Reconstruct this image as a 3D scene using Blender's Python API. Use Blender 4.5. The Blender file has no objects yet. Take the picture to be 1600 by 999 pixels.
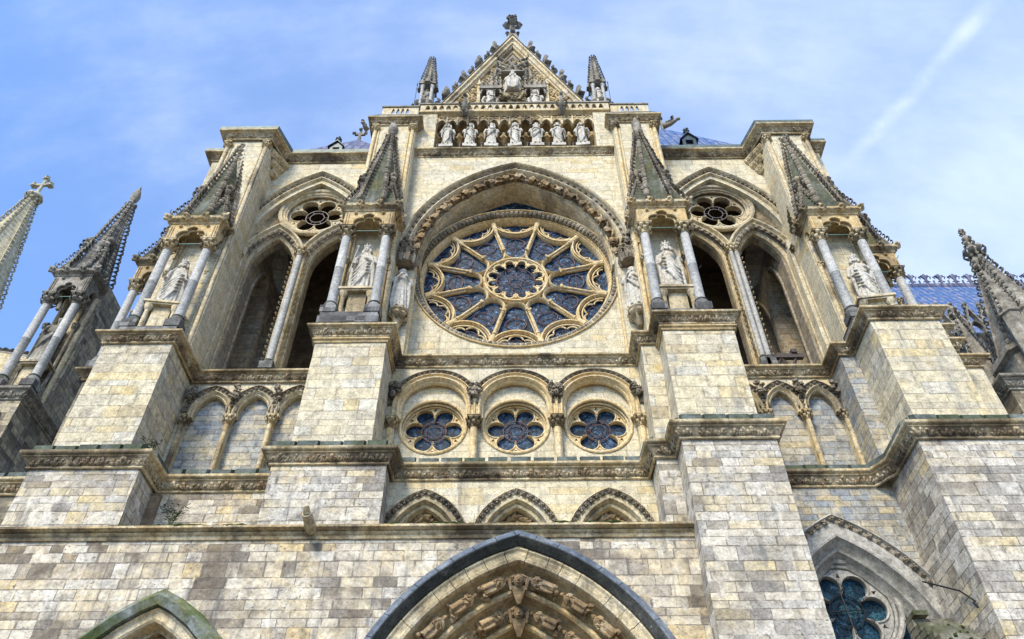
import bpy, math, random
import numpy as np
from mathutils import Vector, Matrix
from mathutils.geometry import tessellate_polygon
R = math.radians
rng = random.Random(7)
sc = bpy.context.scene
COL = sc.collection

# ------------------------------------------------------------------ camera
F_PX, PITCH, ROLL, YAW = 1260.12, 0.797467919, -0.00163902, 0.0117676
cy, sy = math.cos(YAW), math.sin(YAW)
r_ = Vector((cy, sy, 0)); fw = Vector((-sy*math.cos(PITCH), cy*math.cos(PITCH), math.sin(PITCH))); up = r_.cross(fw)
c_, s_ = math.cos(ROLL), math.sin(ROLL)
rr = c_*r_ + s_*up; uu = -s_*r_ + c_*up
cam_d = bpy.data.cameras.new('camera'); cam = bpy.data.objects.new('camera', cam_d); COL.objects.link(cam)
mw = Matrix((( rr.x, uu.x, -fw.x, 0), (rr.y, uu.y, -fw.y, 0), (rr.z, uu.z, -fw.z, 1.6), (0, 0, 0, 1)))
cam.matrix_world = mw
cam_d.sensor_width = 36; cam_d.lens = F_PX/1600*36; cam_d.clip_end = 4000; cam_d.clip_start = .1
sc.camera = cam

# ------------------------------------------------------------------ light
SUN_EL, SUN_AZ = 43, -24            # azimuth from straight behind the camera, towards the left
sun_d = bpy.data.lights.new('sun', 'SUN'); sun = bpy.data.objects.new('sun', sun_d); COL.objects.link(sun)
sun_d.energy = 3.1; sun_d.angle = R(17); sun_d.color = (1, .89, .70)
sdir = Vector((math.sin(R(SUN_AZ))*math.cos(R(SUN_EL)), -math.cos(R(SUN_AZ))*math.cos(R(SUN_EL)), math.sin(R(SUN_EL))))
sun.rotation_euler = sdir.to_track_quat('Z', 'Y').to_euler()
sun.location = (0, -40, 60)
world = bpy.data.worlds.new('World'); sc.world = world; world.use_nodes = True
wt = world.node_tree; wn = wt.nodes; wl = wt.links
for n in list(wn): wn.remove(n)
wo = wn.new('ShaderNodeOutputWorld'); bg = wn.new('ShaderNodeBackground'); bg.inputs[1].default_value = 0.108
wl.new(bg.outputs[0], wo.inputs[0])
sky = wn.new('ShaderNodeTexSky'); sky.sky_type = 'NISHITA'; sky.sun_disc = False
sky.sun_elevation = R(SUN_EL); sky.sun_rotation = math.atan2(sdir.x, sdir.y)
sky.air_density = 1.0; sky.dust_density = .6; sky.ozone_density = 2.2
sc.view_settings.view_transform = 'Standard'; sc.view_settings.look = 'None'
sc.view_settings.gamma = 1; sc.view_settings.use_curve_mapping = False
sc.view_settings.exposure = 0.77

class NT:
    """tiny node helper"""
    def __init__(s, tree): s.t = tree
    def n(s, kind, ins=(), **attrs):
        nd = s.t.nodes.new(kind)
        for k, v in attrs.items(): setattr(nd, k, v)
        for i, v in (ins.items() if isinstance(ins, dict) else enumerate(ins)):
            if v is None: continue
            if isinstance(v, bpy.types.NodeSocket): s.t.links.new(v, nd.inputs[i])
            elif isinstance(v, bpy.types.Node): s.t.links.new(v.outputs[0], nd.inputs[i])
            else:
                try: nd.inputs[i].default_value = v
                except Exception: nd.inputs[i].default_value = (*v, 1)
        return nd
    def m(s, op, a, b=None, c=None): return s.n('ShaderNodeMath', [a, b, c], operation=op).outputs[0]
    def vm(s, op, a, b=None, o=0): return s.n('ShaderNodeVectorMath', [a, b], operation=op).outputs[o]
    def mix(s, f, a, b, mode='MIX'):
        nd = s.n('ShaderNodeMix', {0: f}, data_type='RGBA', blend_type=mode)
        for i, v in ((6, a), (7, b)):
            if isinstance(v, (bpy.types.NodeSocket,)): s.t.links.new(v, nd.inputs[i])
            else: nd.inputs[i].default_value = (*v, 1) if len(v) == 3 else v
        return nd.outputs[2]
    def noise(s, vec, scale, detail=4, rough=.55, dim='3D'):
        return s.n('ShaderNodeTexNoise', {'Vector': vec, 'Scale': scale, 'Detail': detail, 'Roughness': rough}, noise_dimensions=dim).outputs[0]
    def ramp(s, f, stops, interp='LINEAR'):
        nd = s.n('ShaderNodeValToRGB', [f]); cr = nd.color_ramp; cr.interpolation = interp
        while len(cr.elements) > 1: cr.elements.remove(cr.elements[-1])
        for i, (p, c) in enumerate(stops):
            e = cr.elements[0] if i == 0 else cr.elements.new(p)
            e.position = p
            if not hasattr(c, '__len__'): c = (c, c, c)
            e.color = (*c, 1)
        return nd.outputs[0]
    def sstep(s, x, a, b):
        return s.n('ShaderNodeMapRange', [x, a, b, 0., 1.], interpolation_type='SMOOTHSTEP').outputs[0]
    def comb(s, x, y, z): return s.n('ShaderNodeCombineXYZ', [x, y, z]).outputs[0]

W = NT(wt)
tc = W.n('ShaderNodeTexCoord').outputs['Generated']
def pix_dir(x, y):
    return (rr*(x-800) + uu*(499.5-y) + fw*F_PX).normalized()
# soft cirrus, thicker towards the right, and one old vapour trail across the sky
rightness = W.vm('DOT_PRODUCT', tc, tuple((pix_dir(1600, 200)-pix_dir(0, 200)).normalized()), 1)
d1 = W.noise(W.vm('MULTIPLY', tc, (2.2, 3.2, 1.6)), 1.6, 7, .58)
d2 = W.noise(W.vm('MULTIPLY', tc, (1.2, 5., 3.)), 3.4, 8, .62)
cl = W.m('ADD', W.m('MULTIPLY', d1, .7), W.m('MULTIPLY', d2, .3))
cl = W.m('ADD', cl, W.m('MULTIPLY', rightness, .19))
cl = W.m('MULTIPLY', W.sstep(cl, .36, .88), .9)
pa, pb = pix_dir(1300, 285), pix_dir(1560, -10)
nrm = pa.cross(pb).normalized()
wob = W.m('MULTIPLY', W.m('SUBTRACT', W.noise(tc, 9, 6), .5), .02)
dist = W.m('ABSOLUTE', W.m('ADD', W.vm('DOT_PRODUCT', tc, tuple(nrm), 1), wob))
trail = W.m('SUBTRACT', 1., W.sstep(dist, .0, .0135))
along = W.sstep(W.vm('DOT_PRODUCT', tc, tuple((pb-pa).normalized()), 1), pa.dot((pb-pa).normalized())-.06, pa.dot((pb-pa).normalized())+.12)
trail = W.m('MULTIPLY', W.m('MULTIPLY', trail, along), W.m('MULTIPLY', W.sstep(W.noise(tc, 17, 6), .25, .8), .55))
cloud = W.m('MINIMUM', W.m('ADD', W.m('MULTIPLY', cl, .80), trail), .92)
blue = W.mix(1., sky.outputs[0], (1.2, 1.58, 2.0), 'MULTIPLY')
blue = W.mix(W.m('MULTIPLY', W.sstep(rightness, -1.1, .8), .40), blue, (5.0, 6.1, 8.2))
skyc = W.mix(cloud, blue, (5.6, 6.4, 7.9))
wl.new(skyc, bg.inputs[0])

# ------------------------------------------------------------------ materials
MATS = {}
def new_mat(name):
    m = bpy.data.materials.new(name); m.use_nodes = True
    t = m.node_tree
    for n in list(t.nodes): t.nodes.remove(n)
    h = NT(t); out = h.n('ShaderNodeOutputMaterial')
    b = h.n('ShaderNodeBsdfPrincipled'); t.links.new(b.outputs[0], out.inputs[0])
    MATS[name] = m
    return m, h, b
def setin(h, b, k, v):
    if isinstance(v, bpy.types.NodeSocket): h.t.links.new(v, b.inputs[k])
    else: b.inputs[k].default_value = (*v, 1) if hasattr(v, '__len__') and len(v) == 3 else v

def stone_mat(name, stops, bw=.9, bh=.42, mortar=(.10, .085, .07), mwid=.014, mstr=.85, patch=.35, patchcol=(.16, .14, .12),
              pits=.5, blocks=True, bump=.5, streak=.2, streakcol=(.07, .065, .06), moss=.0, mosscol=(.05, .07, .02), fine=3.0,
              patchlev=.52, rough=.9, grain=1.):
    m, h, b = new_mat(name)
    g = h.n('ShaderNodeNewGeometry'); P = g.outputs['Position']; Nn = g.outputs['True Normal']
    sp = h.n('ShaderNodeSeparateXYZ', [P]); sn = h.n('ShaderNodeSeparateXYZ', [Nn])
    X, Y, Z = sp.outputs
    if blocks:
        wx = h.m('GREATER_THAN', h.m('ABSOLUTE', sn.outputs[0]), .7)
        u = h.m('ADD', X, h.m('MULTIPLY', wx, h.m('SUBTRACT', Y, X)))
        jit = h.m('MULTIPLY', h.m('SUBTRACT', h.noise(P, 5., 3), .5), .05)
        u = h.m('ADD', u, jit)
        z2 = h.m('ADD', h.m('ADD', Z, h.m('MULTIPLY', jit, .7)), h.m('ADD', h.m('MULTIPLY', h.m('SINE', h.m('MULTIPLY', Z, 2.1)), bh*.26), h.m('MULTIPLY', h.m('SINE', h.m('MULTIPLY', Z, 4.7)), bh*.12)))
        zr = h.m('DIVIDE', z2, bh); row = h.m('FLOOR', zr); fz = h.m('FRACT', zr)
        w1 = h.n('ShaderNodeTexWhiteNoise', {'W': row}, noise_dimensions='1D').outputs[0]
        wid = h.m('MULTIPLY', bw, h.m('ADD', .65, h.m('MULTIPLY', w1, .75)))
        ur = h.m('ADD', h.m('DIVIDE', h.m('ADD', u, h.m('MULTIPLY', w1, 37.)), wid), 200.)
        ur = h.m('ADD', ur, h.m('MULTIPLY', h.m('SINE', h.m('ADD', h.m('MULTIPLY', ur, 2.3), h.m('MULTIPLY', row, 1.7))), .24))
        colm = h.m('FLOOR', ur); fu = h.m('FRACT', ur)
        cell = h.comb(colm, row, 0.)
        wnz = h.n('ShaderNodeTexWhiteNoise', {'Vector': cell}, noise_dimensions='3D')
        w2 = wnz.outputs[0]; w3 = h.n('ShaderNodeSeparateColor', [wnz.outputs[1]]).outputs
        base = h.ramp(w2, stops, 'CONSTANT')
        eu = h.m('MULTIPLY', h.m('MINIMUM', fu, h.m('SUBTRACT', 1., fu)), wid)
        ez = h.m('MULTIPLY', h.m('MINIMUM', fz, h.m('SUBTRACT', 1., fz)), bh)
        e = h.m('ADD', h.m('MINIMUM', eu, ez), h.m('MULTIPLY', h.m('SUBTRACT', h.noise(P, 7., 4, .7), .5), .05))
        mort = h.sstep(e, mwid, mwid*2.4)           # 0 in the joint
        mort = h.m('MAXIMUM', mort, h.m('MULTIPLY', h.sstep(h.noise(P, 1.6, 5, .7), .47, .60), .9))      # joints that have filled and faded
        base = h.mix(.45, base, h.ramp(h.noise(P, .8, 5, .7), stops), 'MIX')
    else:
        base = h.ramp(h.noise(P, .9, 5, .7), stops); w2 = None
    # weathering: broad patches that follow whole blocks, then fine grain and pits
    big = h.noise(P, .33, 5, .6)
    if blocks: big = h.m('ADD', big, h.m('MULTIPLY', h.m('SUBTRACT', w3[1], .5), .34))
    pf = h.m('MULTIPLY', h.sstep(big, patchlev, patchlev+.16), patch)
    base = h.mix(pf, base, patchcol)
    fn = h.noise(P, fine, 9, .68)
    base = h.mix(1., base, h.ramp(fn, [(.28, 1-.58*grain), (.42, 1-.16*grain), (.52, 1.04), (.72, 1+.42*grain)]), 'MULTIPLY')
    base = h.mix(1., base, h.ramp(h.noise(P, 11., 5, .8), [(.30, .55), (.48, .98), (.70, 1.35)]), 'MULTIPLY')
    pn = h.noise(h.vm('MULTIPLY', P, (3., 3., 6.5)), 2.1, 10, .75)
    pt = h.sstep(pn, .575, .63)
    if blocks: pt = h.m('MULTIPLY', pt, h.sstep(w3[0], .25, .6))
    base = h.mix(h.m('MULTIPLY', pt, pits), base, (.07, .06, .048))
    sx = h.noise(h.vm('MULTIPLY', P, (1.5, 1.5, .12)), 1.3, 6, .7)
    base = h.mix(h.m('MULTIPLY', h.sstep(sx, .53, .68), streak), base, streakcol)
    s2_ = h.noise(h.vm('MULTIPLY', P, (2.8, 2.8, .14)), 1.1, 7, .72)          # narrow black run-off streaks, in a few broad zones
    gate = h.sstep(h.noise(h.vm('MULTIPLY', P, (.42, .42, .25)), 1., 4), .52, .66)
    base = h.mix(h.m('MULTIPLY', h.m('MULTIPLY', h.sstep(s2_, .50, .62), gate), min(.6, streak*.8)), base, (.065, .062, .06))
    if blocks: base = h.mix(h.m('MULTIPLY', h.m('SUBTRACT', 1., mort), mstr), base, mortar)
    mo = h.m('MULTIPLY', h.sstep(sn.outputs[2], .25, .6), h.sstep(h.noise(P, 1.7, 6, .7), .38, .56))
    if moss: base = h.mix(h.m('MULTIPLY', mo, moss), base, mosscol)
    setin(h, b, 'Base Color', base); b.inputs['Roughness'].default_value = rough
    b.inputs['Specular IOR Level'].default_value = .25
    hgt = h.m('ADD', h.m('MULTIPLY', h.noise(P, fine*2.2, 8, .7), .5), h.m('MULTIPLY', pt, -.35))
    if blocks: hgt = h.m('ADD', hgt, h.m('ADD', h.m('MULTIPLY', mort, .5), h.m('MULTIPLY', w2, .25)))
    bm = h.n('ShaderNodeBump', {'Strength': bump, 'Distance': .05, 'Height': hgt})
    h.t.links.new(bm.outputs[0], b.inputs['Normal'])
    return m

CREAM = [(0, (.54, .46, .30)), (.22, (.49, .42, .28)), (.4, (.56, .50, .36)), (.55, (.48, .43, .32)), (.68, (.53, .41, .19)), (.8, (.50, .48, .42)), (.9, (.40, .36, .28))]
stone_mat('pale_limestone_blocks', CREAM, bw=1.3, bh=.54, patch=.35, patchcol=(.22, .20, .18), pits=.6, mstr=.5, streak=.4, streakcol=(.15, .16, .17))
stone_mat('cream_ashlar', [(0, (.55, .475, .32)), (.35, (.52, .455, .31)), (.6, (.55, .50, .38)), (.78, (.55, .42, .20)), (.88, (.48, .44, .35))], bw=1.2, bh=.5, patch=.2, pits=.62, mstr=.42, streak=.42, streakcol=(.19, .18, .15), mwid=.010, grain=.6)
stone_mat('rough_wall_blocks', [(0, (.52, .46, .35)), (.16, (.43, .375, .29)), (.30, (.56, .51, .42)), (.48, (.36, .315, .25)), (.56, (.53, .41, .22)), (.64, (.47, .44, .37)), (.76, (.58, .55, .49)), (.94, (.24, .205, .165))],
          bw=.98, bh=.43, patch=.8, patchcol=(.11, .088, .068), patchlev=.50, pits=.95, mstr=.75, streak=.6, streakcol=(.10, .10, .105), mwid=.013, mortar=(.11, .095, .08))
stone_mat('pier_blocks', [(0, (.52, .46, .36)), (.2, (.45, .395, .30)), (.36, (.52, .42, .24)), (.48, (.36, .33, .28)), (.6, (.55, .51, .44)), (.78, (.43, .41, .37)), (.92, (.26, .24, .22))],
          bw=1.05, bh=.40, patch=.6, patchcol=(.13, .115, .10), pits=.95, mstr=.75, streak=.6, streakcol=(.13, .13, .135), mwid=.012)
stone_mat('bluish_blocks', [(0, (.37, .35, .30)), (.3, (.42, .38, .29)), (.45, (.25, .28, .31)), (.6, (.45, .37, .22)), (.8, (.38, .36, .31)), (.92, (.20, .22, .25))],
          bw=.8, bh=.34, patch=.5, patchcol=(.14, .16, .19), pits=.5, mstr=.6, streak=.4, streakcol=(.12, .13, .14))
stone_mat('carved_trim', [(0.3, (.24, .17, .09)), (.45, (.46, .35, .19)), (.56, (.54, .45, .29)), (.7, (.34, .28, .19))], blocks=False, patch=.8, patchcol=(.06, .043, .028), patchlev=.45, pits=.7, streak=.5, moss=.8, fine=4.)
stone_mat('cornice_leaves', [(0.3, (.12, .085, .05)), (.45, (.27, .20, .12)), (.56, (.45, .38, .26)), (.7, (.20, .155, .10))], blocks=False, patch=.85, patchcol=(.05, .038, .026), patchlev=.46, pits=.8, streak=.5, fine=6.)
stone_mat('pale_trim', [(0.3, (.44, .34, .19)), (.5, (.53, .44, .28)), (.7, (.50, .46, .37))], blocks=False, patch=.65, patchcol=(.13, .10, .065), patchlev=.49, pits=.6, streak=.5, moss=.4, fine=4.)
stone_mat('grey_trim', [(0.3, (.26, .25, .22)), (.5, (.35, .335, .30)), (.7, (.42, .40, .36))], blocks=False, patch=.5, patchcol=(.13, .13, .12), pits=.4, streak=.5)
stone_mat('ochre_trim', [(0.3, (.44, .29, .12)), (.5, (.50, .38, .20)), (.7, (.44, .36, .24))], blocks=False, patch=.6, patchcol=(.13, .08, .038), patchlev=.48, pits=.45, streak=.35, fine=4.)
stone_mat('rose_tracery_stone', [(0.3, (.52, .37, .17)), (.5, (.58, .45, .25)), (.7, (.55, .47, .33))], blocks=False, patch=.2, patchcol=(.2, .15, .09), pits=.2, streak=.1, fine=5.)
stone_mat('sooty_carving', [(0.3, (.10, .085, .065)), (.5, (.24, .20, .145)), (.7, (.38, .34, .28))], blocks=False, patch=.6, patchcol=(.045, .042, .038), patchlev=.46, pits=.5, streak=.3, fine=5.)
stone_mat('spire_slate_stone', [(0.3, (.04, .048, .035)), (.5, (.075, .08, .05)), (.7, (.13, .14, .12))], blocks=False, patch=.75, patchcol=(.085, .08, .025), patchlev=.5, pits=.4, streak=.45, streakcol=(.26, .28, .29), fine=4.)
stone_mat('dark_weathered_stone', [(0.3, (.05, .05, .05)), (.5, (.12, .115, .11)), (.7, (.24, .24, .23))], bw=.7, bh=.34, patch=.5, patchcol=(.03, .03, .03), pits=.5, mstr=.5, streak=.5, streakcol=(.25, .26, .27), moss=.5)
stone_mat('old_brown_blocks', [(0, (.30, .255, .17)), (.25, (.17, .15, .115)), (.45, (.40, .34, .23)), (.65, (.24, .225, .19)), (.85, (.08, .075, .065))], bw=.7, bh=.36, patch=.7, patchcol=(.06, .052, .042), patchlev=.48, pits=.8, mstr=.7, streak=.7)
stone_mat('grey_carved_stone', [(0.3, (.10, .09, .075)), (.5, (.22, .20, .165)), (.7, (.38, .355, .30))], blocks=False, patch=.5, patchcol=(.05, .05, .045), pits=.4, streak=.4, moss=.4)
stone_mat('light_spire_stone', [(0.3, (.30, .27, .17)), (.5, (.42, .38, .26)), (.7, (.46, .43, .34))], blocks=False, patch=.4, patchcol=(.2, .2, .13), pits=.4, streak=.3)
stone_mat('blue_grey_hood', [(0.3, (.055, .07, .09)), (.5, (.10, .12, .15)), (.7, (.19, .21, .23))], blocks=False, patch=.45, patchcol=(.07, .10, .13), pits=.2, streak=.3, streakcol=(.3, .32, .34), rough=.55)
stone_mat('black_lichen_stone', [(0.3, (.02, .022, .02)), (.5, (.04, .042, .038)), (.66, (.09, .09, .08)), (.74, (.33, .33, .31))], blocks=False, patch=.3, patchcol=(.02, .03, .02), pits=.6, streak=.1, fine=9.)
stone_mat('mossy_hood', [(0.3, (.07, .085, .03)), (.45, (.13, .14, .07)), (.6, (.17, .19, .18)), (.7, (.28, .29, .27))], blocks=False, patch=.85, patchcol=(.05, .075, .012), patchlev=.46, pits=.3, streak=.2)
stone_mat('mossy_ledge', [(0.3, (.10, .09, .06)), (.5, (.18, .17, .13)), (.7, (.28, .27, .24))], blocks=False, patch=.8, patchcol=(.045, .06, .018), patchlev=.47, pits=.5, streak=.2)
stone_mat('dark_mossy_slab', [(0.3, (.04, .05, .045)), (.5, (.085, .10, .09)), (.7, (.17, .19, .18))], blocks=False, patch=.6, patchcol=(.04, .055, .015), patchlev=.47, pits=.4, streak=.2)
stone_mat('statue_stone', [(0.3, (.33, .28, .21)), (.5, (.45, .42, .36)), (.7, (.52, .50, .46))], blocks=False, patch=.25, patchcol=(.25, .21, .15), pits=.25, streak=.25, streakcol=(.2, .18, .15), fine=6., bump=.25)
stone_mat('gallery_statue_stone', [(0.3, (.33, .29, .23)), (.5, (.46, .43, .37)), (.7, (.53, .51, .47))], blocks=False, patch=.15, patchcol=(.3, .28, .25), pits=.12, streak=.1, fine=6., bump=.2)
stone_mat('brown_carving', [(0.3, (.13, .085, .045)), (.5, (.30, .205, .105)), (.66, (.44, .36, .25))], blocks=False, patch=.65, patchcol=(.07, .048, .03), patchlev=.47, pits=.5, streak=.35, fine=6.)
stone_mat('shaft_marble', [(0.3, (.27, .27, .26)), (.5, (.35, .345, .33)), (.7, (.42, .405, .37))], blocks=False, patch=.3, patchcol=(.27, .30, .32), pits=.2, streak=.12, streakcol=(.22, .24, .25), fine=7., bump=.15, rough=.7)
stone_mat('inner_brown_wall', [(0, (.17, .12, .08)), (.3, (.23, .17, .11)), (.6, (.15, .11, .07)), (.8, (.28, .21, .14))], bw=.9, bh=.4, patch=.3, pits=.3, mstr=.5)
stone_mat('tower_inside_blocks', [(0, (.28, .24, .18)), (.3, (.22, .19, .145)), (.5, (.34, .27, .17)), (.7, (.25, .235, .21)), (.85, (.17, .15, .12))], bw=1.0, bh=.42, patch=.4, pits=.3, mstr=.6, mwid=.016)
stone_mat('ground_paving', [(0, (.20, .19, .17)), (.4, (.24, .22, .2)), (.7, (.17, .165, .155))], bw=.7, bh=.4, patch=.3)

def simple_mat(name, col, rough=.6, metal=0., var=.35, scale=6., bump=.1, spec=.5, col2=None):
    m, h, b = new_mat(name); P = h.n('ShaderNodeNewGeometry').outputs['Position']
    c2 = col2 or tuple(c*(1-var) for c in col)
    setin(h, b, 'Base Color', h.mix(h.sstep(h.noise(P, scale, 7, .7), .35, .65), col, c2))
    b.inputs['Roughness'].default_value = rough; b.inputs['Metallic'].default_value = metal
    b.inputs['Specular IOR Level'].default_value = spec
    h.t.links.new(h.n('ShaderNodeBump', {'Strength': bump, 'Distance': .02, 'Height': h.noise(P, scale*3, 5)}).outputs[0], b.inputs['Normal'])
    return m
simple_mat('iron_black', (.03, .032, .035), .5, .6)
simple_mat('iron_red', (.12, .05, .042), .6, .2)
simple_mat('iron_pale', (.20, .17, .17), .6, .2)
simple_mat('copper_green', (.16, .33, .30), .6, .2)
simple_mat('coping_lead', (.13, .165, .15), .6, .3, .5, 2.)
simple_mat('old_wood', (.075, .06, .055), .8, 0, .5)
simple_mat('leaf_green', (.07, .11, .035), .7, 0, .5)
simple_mat('moss_green', (.045, .065, .018), .95, 0, .6, 8., .6, .1)
simple_mat('lead_dark', (.05, .075, .09), .45, .4, .5, 2.)

def roof_mat(name, c1, c2, seam_axis):
    m, h, b = new_mat(name); g = h.n('ShaderNodeNewGeometry'); P = g.outputs['Position']
    sp = h.n('ShaderNodeSeparateXYZ', [P]); X = sp.outputs[0]
    s1 = h.m('FRACT', h.m('MULTIPLY', X, 1.6)); seam = h.sstep(h.m('ABSOLUTE', h.m('SUBTRACT', s1, .5)), .33, .47)
    rw = h.m('FRACT', h.m('MULTIPLY', sp.outputs[2], .55)); seam2 = h.sstep(h.m('ABSOLUTE', h.m('SUBTRACT', rw, .5)), .46, .49)
    cell = h.n('ShaderNodeTexWhiteNoise', {'W': h.m('FLOOR', h.m('MULTIPLY', X, 1.6))}, noise_dimensions='1D').outputs[0]
    base = h.mix(h.m('ADD', h.m('MULTIPLY', cell, .5), h.m('MULTIPLY', h.noise(P, 1.1, 6), .5)), c1, c2)
    base = h.mix(h.sstep(h.noise(h.vm('MULTIPLY', P, (3, 3, .3)), 1., 6), .47, .66), base, (.20, .20, .26))
    base = h.mix(h.m('MULTIPLY', h.m('MAXIMUM', seam, seam2), .6), base, (.01, .02, .05))
    setin(h, b, 'Base Color', base); b.inputs['Roughness'].default_value = .62; b.inputs['Metallic'].default_value = 0.; b.inputs['Specular IOR Level'].default_value = .3
    h.t.links.new(h.n('ShaderNodeBump', {'Strength': .6, 'Distance': .05, 'Height': seam}).outputs[0], b.inputs['Normal'])
roof_mat('blue_lead_roof', (.03, .09, .27), (.06, .12, .25), 0)
roof_mat('slate_blue_roof', (.05, .075, .15), (.11, .09, .14), 0)

def glass_mat(name, stops, scale=5.5, leads=.5):
    m, h, b = new_mat(name); P = h.n('ShaderNodeNewGeometry').outputs['Position']
    Pj = h.vm('ADD', P, h.vm('MULTIPLY', h.n('ShaderNodeTexNoise', {'Vector': P, 'Scale': 2.5}).outputs[1], (.2, .2, .2)))
    v = h.n('ShaderNodeTexVoronoi', {'Vector': Pj, 'Scale': scale}); cs = h.n('ShaderNodeSeparateColor', [v.outputs['Color']])
    v2 = h.n('ShaderNodeTexVoronoi', {'Vector': Pj, 'Scale': scale}, feature='DISTANCE_TO_EDGE')
    base = h.ramp(cs.outputs[0], stops, 'CONSTANT')
    grain = h.noise(P, 16., 5, .8)
    base = h.mix(1., base, h.ramp(grain, [(.36, .12), (.48, .8), (.64, 3.2)]), 'MULTIPLY')
    pale = h.m('MULTIPLY', h.sstep(h.noise(P, 1.1, 3), .54, .68), h.sstep(h.noise(P, 11., 3, .7), .5, .6))
    base = h.mix(h.m('MULTIPLY', pale, .6), base, (.12, .22, .40))
    lead = h.sstep(v2.outputs['Distance'], .02, .06)
    base = h.mix(h.m('MULTIPLY', h.m('SUBTRACT', 1., lead), leads), base, (.012, .012, .018))
    setin(h, b, 'Base Color', base); b.inputs['Roughness'].default_value = .4; b.inputs['Specular IOR Level'].default_value = .12
    h.t.links.new(h.n('ShaderNodeBump', {'Strength': .6, 'Distance': .03, 'Height': h.m('ADD', cs.outputs[1], grain)}).outputs[0], b.inputs['Normal'])
glass_mat('rose_glass', [(0, (.006, .021, .048)), (.25, (.012, .036, .075)), (.5, (.003, .008, .02)), (.7, (.022, .058, .105)), (.86, (.005, .009, .022)), (.93, (.08, .13, .21))], 7., .6)
glass_mat('oculus_glass', [(0, (.007, .020, .042)), (.3, (.014, .036, .068)), (.6, (.004, .010, .02)), (.8, (.028, .062, .10))], 6., .7)
glass_mat('teal_glass', [(0, (.006, .028, .05)), (.3, (.011, .04, .065)), (.6, (.004, .017, .03)), (.85, (.018, .055, .075))], 2.5, .3)

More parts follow.
